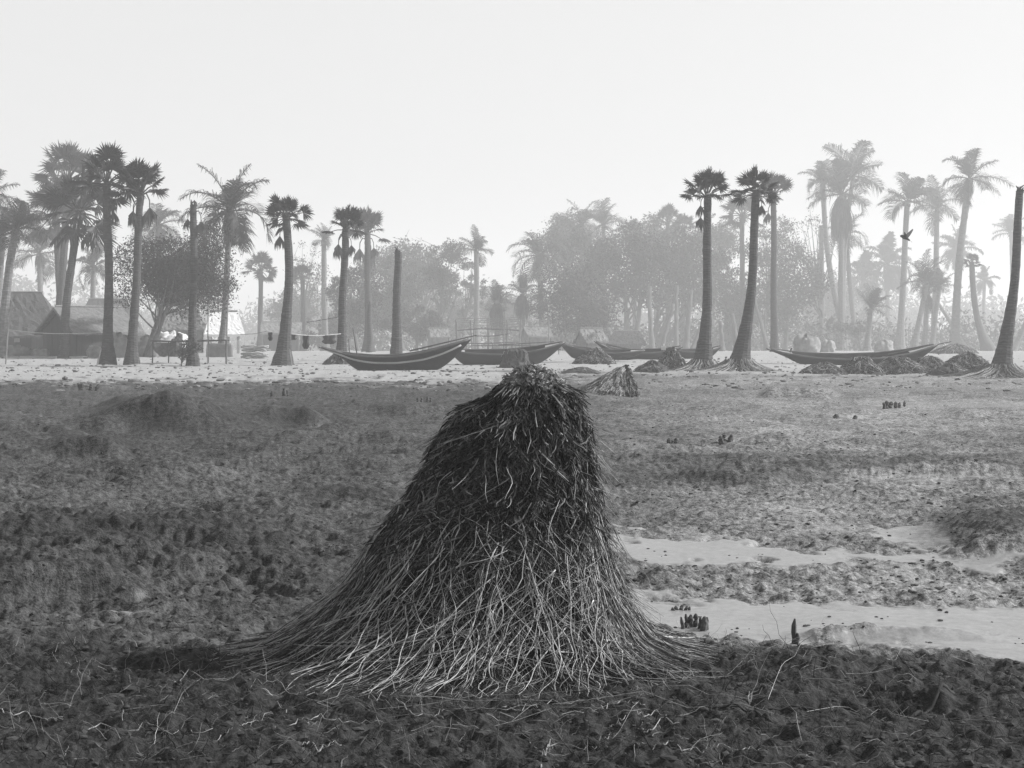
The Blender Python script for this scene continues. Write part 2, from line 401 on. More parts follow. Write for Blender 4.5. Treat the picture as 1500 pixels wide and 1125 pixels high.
def shag_mesh(seed):
    r = np.random.default_rng(seed); mb = MB(); n = 110; t = np.linspace(0, 1, 6)
    a = r.uniform(0, 2 * pi, n); r0 = r.uniform(.03, .08, n); r1 = r0 + r.uniform(.02, .2, n); L = r.uniform(.45, 1.05, n)
    R = r0[:, None] + (r1 - r0)[:, None] * np.sin(t * 2.2)[None]; A = a[:, None] + r.normal(0, .2, n)[:, None] * t
    P_ = np.stack([R * np.cos(A), R * np.sin(A), .05 - L[:, None] * t], -1)
    mb.strands(P_, r.uniform(.006, .014, n)[:, None] * np.array([.6, 1, 1, .9, .7, .3]), 3, r.uniform(.1, 1, n))
    return mb.mesh('dead_frond')
def palm_trunk(mb, base, top, rb, rm, rt, bend=0., seed=0, flare=1.0, k=12):
    r = np.random.default_rng(abs(seed))
    n = 46; t = np.linspace(0, 1, n)
    pts = base + (top - base) * t[:, None]
    pts[:, 0] += bend * np.sin(pi * t) ** 1.0 + .02 * np.sin(t * 9 + seed)
    pts[0, 2] -= .15
    R = rm + (rt - rm) * t + (rb - rm) * np.exp(-t / .09 / flare)
    R = R * (1 + .012 * (np.arange(n) % 2 * 2 - 1) * sstep(.05, .2, t) + r.normal(0, .028, n) + .07 * perlin(t * 5 + seed, 0 * t + .5, 3))
    mb.strands(pts[None], R[None], k, .5, True)
    return pts, R

CR = {}
def crowns():
    CR['fan'] = [fan_crown(10 + i, 19 + 2 * i, [-28, -12, -34, -8][i], [78, 82, 74, 84][i], .44) for i in range(4)]
    CR['old'] = [fan_crown(30 + i, 27, -66, 76, .5) for i in range(2)]
    CR['coco'] = [coco_crown(50 + i, [15, 18, 13, 19, 16, 14][i], [1.6, 2.0, 1.2, 1.8, 1.5, 1.7][i], [-30, -45, -15, -38, -22, -34][i], 86, 0, [.1, -.1, .3, 0, .35, .2][i]) for i in range(6)]
    CR['wind'] = [coco_crown(70 + i, 15, 1.3, -10, 86, 0., .45) for i in range(2)]
    CR['young'] = [coco_crown(80 + i, 14, .7, 10, 86) for i in range(2)]
    CR['far'] = [coco_crown(90, 18, 1.4, -40, 86, lw=.022)]
    CR['shag'] = [shag_mesh(200 + i) for i in range(3)]
    CR['dead'] = [dead_frond_mesh(100 + i) for i in range(3)]
    for k, l in CR.items():
        for me in l: me.materials.append(MATS['dry_frond' if k in ('dead', 'shag') else ('palm_leaf' if k in ('fan', 'old') else 'coconut_leaf')])

def palm(kind, var, base, top, d, Rpx, wpx, label, bend=0, dead=(), group=None, rot=None, flare=1.0, flat=1.0, mat='palm_trunk', rbase=2.1, name=None, roots=0, tilt=0):
    d = FAR(d); s = d / F
    x = (base - U0) * s
    b = np.array([x, d, TZ(x, d)]); tp = P(top[0], top[1], d)
    nm = name or {'fan': 'palmyra_palm', 'old': 'palmyra_palm', 'stub': 'palmyra_palm', None: 'dead_palm'}.get(kind, 'coconut_palm')
    o = thing(nm, label, 'palm tree', b, group)
    seed = abs(int(base * 7 + d))
    mb = MB(); w = wpx * s / 2
    end = tp.copy()
    pts, R = palm_trunk(mb, b, end, w * rbase, w, w * .8, bend * s, seed, flare)
    mb.build('trunk', mat, o, smooth=False)
    if kind:
        me = CR[kind][(seed if kind == 'coco' else var) % len(CR[kind])]; tilt = tilt or (seed % 7 - 3) * 6
        q = Rpx * s * (1.36 if kind == 'coco' else 1.15 if kind in ('wind', 'young', 'far') else 1)
        inst('crown', me, o, tp - b, (0, radians(tilt), rot if rot is not None else (seed * 1.7) % 6.28), (q, q, q * flat))
    if kind == 'coco' and seed % 2:
        inst('dead_frond', CR['shag'][seed % 3], o, tp - b, (0, 0, seed), Rpx * s * .62)
    if not kind:
        fr = MB(); rr = np.random.default_rng(seed + 5)
        for i in range(7):
            a = rr.uniform(0, 6.28); q = tp + np.array([cos(a), sin(a), 0]) * w * .55; hh = w * rr.uniform(.3, 1.3)
            fr.tube([q - [0, 0, .3 * w], q + [rr.normal(0, .1) * w, 0, hh * .5], q + [rr.normal(0, .3) * w, 0, hh]], np.array([.3, .24, .08]) * w, 5, .4)
        fq = fr.build('ragged_top', mat, o); fq['kind'] = 'stuff'
    for i, (px, pv, Lpx) in enumerate(dead):
        h = P(top[0] + np.clip(px - top[0], -3, 3), top[1] + .6 * max(0, pv - top[1]), d - .12)
        inst('dead_frond', CR['shag' if kind in ('coco', 'young') else 'dead'][i % 3], o, h - b, (0, 0, (2.9 if px < top[0] else .2) + .35 * i), Lpx * s * .9)
    if roots:
        rb = w * rbase
        root_skirt(o, b, rb * .95, rb * (1.6 + roots * .5), .10 + rb * .55, int(90 * roots) + 70, seed, s * .55)
    return o
def root_skirt(o, b, r0, r1, h, n, seed, rad):
    r = np.random.default_rng(seed); m = 7
    th = r.uniform(0, 2 * pi, n); t = np.linspace(0, 1, m)
    rr = r1 * r.uniform(.6, 1.15, n) * (1 + .35 * (np.cos(th) < -.3))
    R = r0 + (rr - r0)[:, None] * t[None] ** 1.3
    Z = h * r.uniform(.5, 1.2, n)[:, None] * (1 - t[None]) ** 1.6
    T = th[:, None] + r.normal(0, .12, n)[:, None] * t[None] + r.normal(0, .03, (n, m))
    pts = np.stack([b[0] + R * np.cos(T), b[1] + R * np.sin(T), b[2] - .01 + Z], -1)
    mb = MB(); mb.strands(pts, (r.uniform(.7, 1.5, n) * rad)[:, None] * np.linspace(1.2, .5, m)[None], 3, r.uniform(.1, 1, n))
    q = mb.build('root_skirt', 'root_fibre', o); q['kind'] = 'stuff'

# ------------------------------------------------------------------ broadleaf trees
def leaf_cloud(mb, cs, rs, n, size, r, flat=.75, tonebase=None):
    per = np.maximum(1, (n * rs ** 2 / np.sum(rs ** 2))).astype(int)
    for c, R, k in zip(cs, rs, per):
        g = r.normal(0, 1, (k, 3)); g /= np.linalg.norm(g, axis=1, keepdims=True)
        p = c + g * (R * (r.uniform(.1, 1.0, (k, 1)) ** .55 + np.abs(r.normal(0, .36, (k, 1))))) * np.array([1, 1, flat])
        a = r.normal(0, 1, (k, 3)); a /= np.linalg.norm(a, axis=1, keepdims=True)
        b = r.normal(0, 1, (k, 3)); b -= a * np.sum(a * b, 1, keepdims=True); b /= np.linalg.norm(b, axis=1, keepdims=True)
        s = size * r.uniform(.5, 1.3, (k, 1))
        V = np.stack([p - a * s, p + b * s * .42, p + a * s, p - b * s * .42], 1).reshape(-1, 3)
        tn = np.repeat(np.clip(r.normal(.5, .15, k) + r.normal(0, .18), 0, 1), 4)
        mb.add(V, np.arange(k * 4).reshape(k, 4), tn)
def tree(c, rx, ry, d, base, label, ncl=26, n=4500, leaf=.22, mat='tree_leaf', wpx=10, hollow=.35, sparse=False, group='broadleaf trees behind the beach', extra=(), name='broadleaf_tree', seed=None, clr=.34, multi=1):
    leaf *= .75; n = int(n * 1.6); leaf *= FAR(d) / d; d = FAR(d); s = d / F; r = np.random.default_rng(seed or abs(int(c[0] * 3 + c[1])))
    C = P(c[0], c[1], d); x = (base - U0) * s
    b = np.array([x, d, TZ(x, d)])
    o = thing(name, label, 'tree', b, group)
    g = r.normal(0, 1, (ncl, 3)); g /= np.linalg.norm(g, axis=1, keepdims=True)
    ncl = int(ncl * 1.5); g = r.normal(0, 1, (ncl, 3)); g /= np.linalg.norm(g, axis=1, keepdims=True); rad = r.uniform(hollow, 1.0, (ncl, 1))
    cs = C + g * rad * np.array([rx * s, min(rx, ry * 1.3) * s * .8, ry * s])
    cs[:, 2] = np.maximum(cs[:, 2], C[2] - ry * s * .75)
    rs = np.clip(r.lognormal(-.38, .4, ncl), .3, 1.3) * clr * min(rx, ry) * s * (.7 if sparse else 1)
    mb = MB(); leaf_cloud(mb, cs, rs, n, leaf, r)
    mb.build('crown', mat, o)
    tb = MB(); w = wpx * s * .33
    for q in range(multi):
        off = np.array([(q - (multi - 1) / 2) * wpx * s * 1.6, r.normal(0, .3), 0])
        fork = b + off * .5 + (C - b) * r.uniform(.75, .95) + off + r.normal(0, .25, 3)
        t = np.linspace(0, 1, 9)[:, None]
        ctl = (b + off * .3 + fork) / 2 + r.normal(0, .25, 3) * [1, 1, 0]
        path = (1 - t) ** 2 * (b + off * .3 - [0, 0, .2]) + 2 * t * (1 - t) * ctl + t ** 2 * fork
        tb.tube(path, w * (1.3 - .95 * t[:, 0] + .5 * np.exp(-t[:, 0] / .12)), 9)
        for e in cs[q::multi][:16 if not sparse else 40]:
            j = r.integers(3, 9); fork = path[j] if e[2] > path[j][2] else path[max(3, j - 2)]
            mdl = (fork + e) / 2 + r.normal(0, .12, 3) * rx * s * .5; mdl[2] -= .1 * ry * s
            tt = np.linspace(0, 1, 8)[:, None]
            bp = (1 - tt) ** 2 * fork + 2 * tt * (1 - tt) * mdl + tt ** 2 * e
            tb.tube(bp, w * (.40 - .36 * tt[:, 0]) + .006, 5)
            if sparse:
                for z in range(4):
                    i0 = r.integers(3, 8); e2 = bp[i0] + r.normal(0, 1, 3) * rs.mean() * 1.3 + [0, 0, .3 * rs.mean()]
                    tb.tube(np.linspace(bp[i0], e2, 4) + r.normal(0, .03, (4, 3)), np.linspace(.018, .006, 4) * s * 20, 4)
    tb.build('trunk', 'tree_bark', o, smooth=True)
    return o

# ------------------------------------------------------------------ root stumps and mounds
def smooth_prof(pr, n=60):
    pr = np.array(pr, float); s = np.concatenate([[0], np.cumsum(np.hypot(*np.diff(pr, axis=0).T))]); s /= s[-1]
    u = np.linspace(0, 1, n); return np.stack([np.interp(u, s, pr[:, 0]), np.interp(u, s, pr[:, 1])], 1)
class Cone:
    """surface of revolution-ish body whose profile differs to the right, back, left and front"""
    def __init__(s, axis, right, back, left, front):
        s.ax = np.array(axis, float); s.pr = [smooth_prof(p) for p in (right, back, left, front)]
        s.A = np.stack(s.pr)                                            # 4 x n x 2
    def at(s, th, u):
        th = np.asarray(th, float) % (2 * pi); u = np.clip(np.asarray(u, float), 0, 1)
        th, u = np.broadcast_arrays(th, u)
        q = th / (pi / 2); i = np.floor(q).astype(int) % 4; f = q - np.floor(q); f = f * f * (3 - 2 * f)
        j = (i + 1) % 4; n = s.A.shape[1]; k = u * (n - 1); k0 = np.minimum(k.astype(int), n - 2); kf = k - k0
        g = lambda w: (s.A[w, k0] * (1 - kf)[..., None] + s.A[w, k0 + 1] * kf[..., None])
        rz = g(i) * (1 - f)[..., None] + g(j) * f[..., None]
        return rz[..., 0], rz[..., 1]
    def pt(s, th, u, off=0.):
        r, z = s.at(th, u); r = r + off
        return np.stack([s.ax[0] + r * np.cos(th), s.ax[1] + r * np.sin(th), s.ax[2] + z], -1)
def norm(a): return a / (np.linalg.norm(a, axis=-1, keepdims=True) + 1e-9)

def build_main_stump():
    r = np.random.default_rng(5)
    d0 = 7.75; s = d0 / F; ax = np.array([(778 - U0) * s, d0, 0.]); g0 = TZ(ax[0], d0 - .4)
    zz = lambda pv: EYE - (pv - V0) * s - g0
    ax[2] = g0
    L = [(.03, zz(549)), (.135, zz(556)), (.252, zz(588)), (.365, zz(604)), (.478, zz(648)), (.559, zz(700)), (.64, zz(745)), (.769, zz(800)), (.86, zz(848)), (1.01, zz(898)), (1.22, .06), (1.5, .0)]
    Rr = [(.03, zz(549)), (.13, zz(556)), (.222, zz(574)), (.262, zz(600)), (.285, zz(640)), (.313, zz(700)), (.346, zz(770)), (.385, zz(830)), (.44, zz(878)), (.54, zz(925)), (.67, .05), (.88, .0)]
    Fr = [(.03, zz(549)), (.14, zz(560)), (.21, zz(585)), (.27, zz(640)), (.33, zz(700)), (.39, zz(770)), (.46, zz(830)), (.53, zz(880)), (.62, .14), (.74, .05), (.93, .0)]
    Bk = [(.03, zz(549)), (.14, zz(556)), (.22, zz(585)), (.30, zz(640)), (.36, zz(700)), (.42, zz(770)), (.5, zz(830)), (.6, zz(880)), (.7, .13), (.85, .05), (1.05, .0)]
    C = Cone(ax, Rr, Bk, L, Fr)
    o = thing('palm_stump', 'large shaggy palm stump with dark root mass on foreground mud', 'stump', ax)
    # core
    th = np.linspace(0, 2 * pi, 121)[:-1]; u = np.linspace(0, 1, 90)
    TH, UU = np.meshgrid(th, u)
    off = -.085 + .03 * fbm(TH * 6, UU * 9, 3, 5) - .02 * sstep(.75, 1, UU)
    V = C.pt(TH, UU, off); V[..., 2] -= .03 * sstep(.7, 1, UU)
    V[..., 2] += (.035 * fbm(TH * 2.5, UU * 20, 3, 7)) * (1 - sstep(.1, .25, UU))
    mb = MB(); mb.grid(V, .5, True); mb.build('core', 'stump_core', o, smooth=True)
    vis = lambda n: r.uniform(pi * .93, pi * 2.07, n)        # the half one can see, a little round the edges
    def fronted(n): return np.where(r.random(n) < .82, vis(n), r.uniform(0, 2 * pi, n))
    # leaf-base fibres on the upper body
    fb = MB(); n = 9500; m = 4
    th0 = fronted(n); u0 = r.uniform(.06, .56, n); ln = r.uniform(.012, .045, n) * r.choice([1, 1, 1, 1.8], n)
    t = np.linspace(0, 1, m)
    off0 = r.uniform(-.06, -.018, n); lift = np.minimum(r.exponential(.013, n) * r.choice([1, 1, 1, 2.4], n), .035)
    TH = th0[:, None] + r.normal(0, .12, n)[:, None] * t + r.normal(0, .02, (n, m)); UU = u0[:, None] + ln[:, None] * t
    pts = C.pt(TH, UU, off0[:, None] + lift[:, None] * t ** 1.5 + r.normal(0, .003, (n, m)))
    tone = np.where(r.random(n) < .34, r.uniform(.3, 1, n), r.uniform(.0, .22, n))
    pts += .05 * fbm(th0 * 5, u0 * 16, 3, 9)[:, None, None] * np.stack([np.cos(th0), np.sin(th0), 0 * th0], -1)[:, None, :]
    fb.strands(pts, (r.uniform(.0016, .0046, n))[:, None] * np.array([.8, 1., .95, .6]), 3, tone)
    q = fb.build('bark_fibre', 'stump_fibre', o); q['kind'] = 'stuff'
    # pale frayed top
    tp = MB(); n = 4800
    th0 = r.uniform(0, 2 * pi, n); u0 = r.uniform(0.0, .07, n) + .10 * np.maximum(0, np.cos(th0 - 5.8)) * r.random(n)
    TH = th0[:, None] + r.normal(0, .25, n)[:, None] * t; UU = u0[:, None] + r.uniform(.0, .03, n)[:, None] * t
    pts = C.pt(TH, UU, -.045); up = r.uniform(.0, .05, n) * (.5 + .9 * (fbm(th0 * 2.2, u0 * 20, 2, 3) > .05))
    pts[..., 2] += up[:, None] * (1 - (1 - t) ** 2)[None] - .012
    pts += r.normal(0, .005, (n, m, 3))
    tp.strands(pts, r.uniform(.0012, .0042, n)[:, None] * np.array([1.2, 1.1, 1., .5]), 3, np.where(r.random(n) < .3, r.uniform(0, .3, n), r.uniform(.4, 1, n)))
    for i in range(60):
        a = r.uniform(0, 2 * pi); uu = r.uniform(0, .11); p = C.pt(a, uu, -.055)
        ico(tp, p, (.018 * r.uniform(.5, 1.4), .018 * r.uniform(.5, 1.4), .03 * r.uniform(.5, 1.3)), r.uniform(.4, 1), .25, r)
    q = tp.build('frayed_top', 'stump_top', o); q['kind'] = 'stuff'
    # hanging roots
    def roots(n, u0, u1, off0, off1, rad, wob, ths, drift=.0, m=12, fan=.10):
        t = np.linspace(0, 1, m)
        def sm(a):
            for _ in range(2): a[:, 1:-1] = (a[:, :-2] + 2 * a[:, 1:-1] + a[:, 2:]) / 4
            return a
        w = sm(np.cumsum(r.normal(0, wob, (n, m)) * (1 + 2 * (r.random((n, m)) < .12)), 1)); w -= w[:, :1]
        w2 = sm(np.cumsum(r.normal(0, wob * .016, (n, m)), 1))
        UU = u0[:, None] + (u1 - u0)[:, None] * t
        rr, _ = C.at(ths[:, None] + 0 * t, UU)
        TH = ths[:, None] + (w * .028 + (r.normal(0, fan, n)[:, None] + drift) * t * .5) / np.maximum(rr, .25)
        pts = C.pt(TH, UU, off0[:, None] + (off1 - off0)[:, None] * t + w2)
        k = norm(np.diff(pts, axis=1)); 
        pts[..., 2] = np.maximum(pts[..., 2], g0 - .03 + .02 * r.random((n, 1)))
        return pts, rad[:, None] * np.linspace(1.15, .55, m)[None]
    bim = lambda n, f: np.where(r.random(n) < f, r.uniform(.45, 1, n), r.uniform(.0, .07, n))
    mt = MB()
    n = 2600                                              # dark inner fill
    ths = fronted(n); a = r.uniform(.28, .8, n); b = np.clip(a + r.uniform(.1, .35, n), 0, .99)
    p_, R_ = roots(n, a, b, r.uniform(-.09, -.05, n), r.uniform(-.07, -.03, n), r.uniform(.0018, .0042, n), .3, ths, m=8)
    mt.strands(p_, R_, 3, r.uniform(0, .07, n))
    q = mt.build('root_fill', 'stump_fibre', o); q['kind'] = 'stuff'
    mt = MB()
    n = 520                                              # mid and pale outer roots
    ths = fronted(n); a = r.uniform(.40, .82, n) ; b = np.clip(a + r.uniform(.12, .5, n), 0, 1.0)
    p_, R_ = roots(n, a, b, r.uniform(-.05, -.02, n), r.uniform(-.05, .03, n), np.clip(.0016 * r.lognormal(0, .45, n), .0007, .004), .45, ths, fan=.45, m=16)
    mt.strands(p_, R_, 4, bim(n, .55))
    n = 340                                               # long roots that reach the mud
    ths = fronted(n); a = r.uniform(.50, .80, n); b = r.uniform(.78, 1.0, n)
    p_, R_ = roots(n, a, b, r.uniform(-.045, -.015, n), r.uniform(-.04, .02, n), np.clip(.0018 * r.lognormal(0, .45, n), .0008, .0045), .45, ths, fan=.6, m=20)
    mt.strands(p_, R_, 4, bim(n, .65))
    n = 150                                               # left train of the skirt, swept along the ground
    ths = r.normal(pi * 1.03, .16, n); a = r.uniform(.35, .8, n); b = r.uniform(.86, 1.0, n)
    p_, R_ = roots(n, a, b, r.uniform(-.05, -.01, n), r.uniform(-.03, .02, n), r.uniform(.0014, .0030, n), .7, ths, fan=.8, m=14)
    mt.strands(p_, R_, 4, bim(n, .3))
    n = 300                                               # right skirt
    ths = r.normal(pi * 1.9, .22, n); a = r.uniform(.35, .8, n); b = r.uniform(.88, 1.0, n)
    p_, R_ = roots(n, a, b, r.uniform(-.05, -.01, n), r.uniform(-.03, .03, n), r.uniform(.0014, .0028, n), .6, ths, fan=.4, m=14)
    mt.strands(p_, R_, 4, bim(n, .4))
    n = 380                                               # fine rootlets
    ths = fronted(n); a = r.uniform(.42, .85, n); b = np.clip(a + r.uniform(.06, .3, n), 0, 1.0)
    p_, R_ = roots(n, a, b, r.uniform(-.04, .0, n), r.uniform(-.02, .05, n), r.uniform(.0006, .0012, n), 1.0, ths, fan=.8)
    mt.strands(p_, R_, 3, bim(n, .7))
    n = 170                                               # stray roots that stick out
    ths = np.where(r.random(n) < .5, r.normal(pi * 1.98, .18, n), vis(n)); a = r.uniform(.2, .7, n); b = a + r.uniform(.02, .12, n)
    p_, R_ = roots(n, a, b, r.uniform(-.01, .0, n), r.uniform(.03, .13, n), r.uniform(.0011, .002, n), .3, ths, m=7)
    mt.strands(p_, R_, 4, r.uniform(.2, .9, n))
    q = mt.build('root_mat', 'root_fibre', o); q['kind'] = 'stuff'
    n = 96                                                # the most striking pale roots, one by one
    ths = r.uniform(pi * 1.0, pi * 2.0, n); a = r.uniform(.40, .74, n); b = np.clip(a + r.uniform(.22, .5, n), 0, .99)
    p_, R_ = roots(n, a, b, r.uniform(-.03, -.005, n), r.uniform(-.01, .03, n), r.uniform(.0019, .0034, n), .62, ths, fan=.5, m=18)
    for i in range(n):
        mb = MB(); mb.strands(p_[i:i + 1], R_[i:i + 1], 5, r.uniform(.8, 1.0), True); mb.build('root', 'root_fibre', o, smooth=True)
    return o

def fibre_mound(px, pv, wpx, hpx, d, label, n=260, left=1.2, right=1.0, peak=0., seed=0, fibre='root_fibre', core='mound_earth', rad=.6, name='root_mound', cat='mound', grp=None, flat=.5, topr=.22, depth=.8, mess=.35, pale=.35):
    """a low heap of earth and matted roots"""
    s = d / F; r = np.random.default_rng(seed + int(px)); x = (px - U0) * s; z = TZ(x, d)
    W = wpx * s / 2; H = hpx * s
    def prof(w): return [(.01, H), (topr * w, H * .97), (max(.45, topr + .1) * w, H * (.55 + flat * .35)), (.8 * w, H * (.18 + flat * .3)), (w, -.03)]
    C = Cone((x + peak * W, d, z), prof(W * right - peak * W), prof(W * depth), prof(W * left + peak * W), prof(W * depth * .9))
    o = thing(name, label, cat, (x + peak * W, d, z), grp)
    th = np.linspace(0, 2 * pi, 65)[:-1]; u = np.linspace(0, 1, 30); TH, UU = np.meshgrid(th, u)
    V = C.pt(TH, UU, -.06 * H + .16 * H * fbm(np.cos(TH) * 3 + seed, np.sin(TH) * 3 + UU * 4, 3, seed + int(px)))
    V[..., 2] += .12 * H * fbm(TH * 3, UU * 8, 3, seed) * (1 - UU)
    mb = MB(); mb.grid(V, .5, True); mb.build('core', core, o, smooth=True)
    m = 7; t = np.linspace(0, 1, m)
    th0 = np.where(r.random(n) < .8, r.uniform(pi, 2 * pi, n), r.uniform(0, pi, n)); u0 = r.uniform(.0, .75, n); u1 = np.clip(u0 + r.uniform(.15, .5, n), 0, 1.02)
    TH = th0[:, None] + r.normal(0, mess, n)[:, None] * t + np.cumsum(r.normal(0, mess * .2, (n, m)), 1)
    pts = C.pt(TH, u0[:, None] + (u1 - u0)[:, None] * t, (r.uniform(.0, .05, n)[:, None] * (1 + 1.5 * t) - .06 + .16 * fbm(np.cos(TH) * 3 + seed, np.sin(TH) * 3 + (u0[:, None] + (u1 - u0)[:, None] * t) * 4, 3, seed + int(px))) * H)
    fb = MB(); fb.strands(pts, (r.uniform(.6, 1.5, n) * rad * s)[:, None] * np.linspace(1.1, .5, m)[None], 3, np.where(r.random(n) < pale, r.uniform(.3, .9, n), r.uniform(0, .25, n)))
    q = fb.build('root_mat', fibre, o); q['kind'] = 'stuff'
    return o

# ------------------------------------------------------------------ boats
def boat(gun, keel, d, label, beam=1.25, roll=8, yaw=0, hull='boat_hull', stripe=True, pole=None, deck=(.0, .16), thw=(.3, .42, .6, .72), grp='wooden fishing boats drawn up on the beach'):
    s = d / F; gun = np.array(gun, float); keel = np.array(keel, float)
    x0, x1 = gun[0, 0], gun[-1, 0]
    n = 48; u = np.linspace(0, 1, n); px = x0 + (x1 - x0) * u
    gv = np.interp(px, gun[:, 0], gun[:, 1])
    for _ in range(3): gv[1:-1] = (gv[:-2] + 2 * gv[1:-1] + gv[2:]) / 4
    kv = np.interp(px, keel[:, 0], keel[:, 1])
    for _ in range(3): kv[1:-1] = (kv[:-2] + 2 * kv[1:-1] + kv[2:]) / 4
    kv = np.maximum(kv, gv + .8)
    X = (px - (x0 + x1) / 2) * s; cx = ((x0 + x1) / 2 - U0) * s
    zb = EYE - (keel[:, 1].max() - V0) * s
    G = EYE - (gv - V0) * s - zb; K = EYE - (kv - V0) * s - zb
    hb = beam / 2 * np.clip(np.sin(pi * np.clip(u * 1.0, .0, 1)), 0, 1) ** .65 + .02
    o = thing('wooden_boat', label, 'boat', (cx, d, zb), grp)
    o.rotation_euler = (radians(roll), 0, radians(yaw))
    ORI[o.name] = (0, 0, 0)
    def sec(k, inset=0., top=1.0):
        a = np.linspace(-1, 1, k)                     # across: -1 near rail .. +1 far rail
        yy = np.sign(a) * np.abs(a) ** .75
        f = np.abs(a) ** 2.6 * top
        Y = yy[None] * (hb - inset)[:, None]; Z = K[:, None] + inset + (G - K - inset)[:, None] * f[None]
        return np.stack([np.repeat(X[:, None], k, 1), Y, Z], -1)
    hm = MB(); hm.grid(sec(21)); hm.grid(sec(21, .04)[:, ::-1]); hm.build('hull', hull, o, smooth=True)
    for sd in (-1, 1):
        gm = MB(); pts = np.stack([X, sd * (hb + .005), G + .015], -1)[1:-1]
        gm.strands(pts[None], np.full((1, len(pts)), .038), 6, .5, True); gm.build('gunwale', 'boat_rail', o, smooth=True)
        if stripe:
            f = .72; yy = f ** (1 / 2.6) ** 1
            a_ = .72 ** (1 / 2.6)
            yb = (a_ ** .75) * hb + .012; zb_ = K + (G - K) * .70
            pts = np.stack([X, sd * yb, zb_], -1)[3:-3]
            sm = MB(); sm.strands(pts[None], np.full((1, len(pts)), .036), 5, .5, True); sm.build('rubbing_strake', 'boat_pale', o, smooth=True)
    # end decks
    for (a, b) in ((0.0, deck[1]), (1 - deck[1], 1.0)):
        i0, i1 = int(a * (n - 1)), int(b * (n - 1)); i1 = max(i1, i0 + 2)
        V = np.stack([np.stack([X[i0:i1 + 1], q * (hb[i0:i1 + 1] - .03), G[i0:i1 + 1] + .03 * (1 - q * q) - .005], -1) for q in np.linspace(-1, 1, 5)], 1)
        dm = MB(); dm.grid(V); W2 = V.copy(); W2[..., 2] -= .03; dm.grid(W2[:, ::-1]); dm.build('deck', 'boat_pale', o)
    for f in thw:
        i = int(f * (n - 1)); tm = MB(); tm.box((X[i], 0, G[i] - .16), (.14, 2 * hb[i] * .86, .035)); tm.build('thwart', 'boat_rail', o)
    for (a, b, r_) in (pole or ()):
        pa = P(a[0], a[1], d) - [cx, d, zb]; pb = P(b[0], b[1], d) - [cx, d, zb]
        pm = MB(); pm.tube(np.linspace(pa, pb, 6), np.linspace(r_, r_ * .6, 6), 6); pm.build('spar', 'boat_rail', o)
    return o

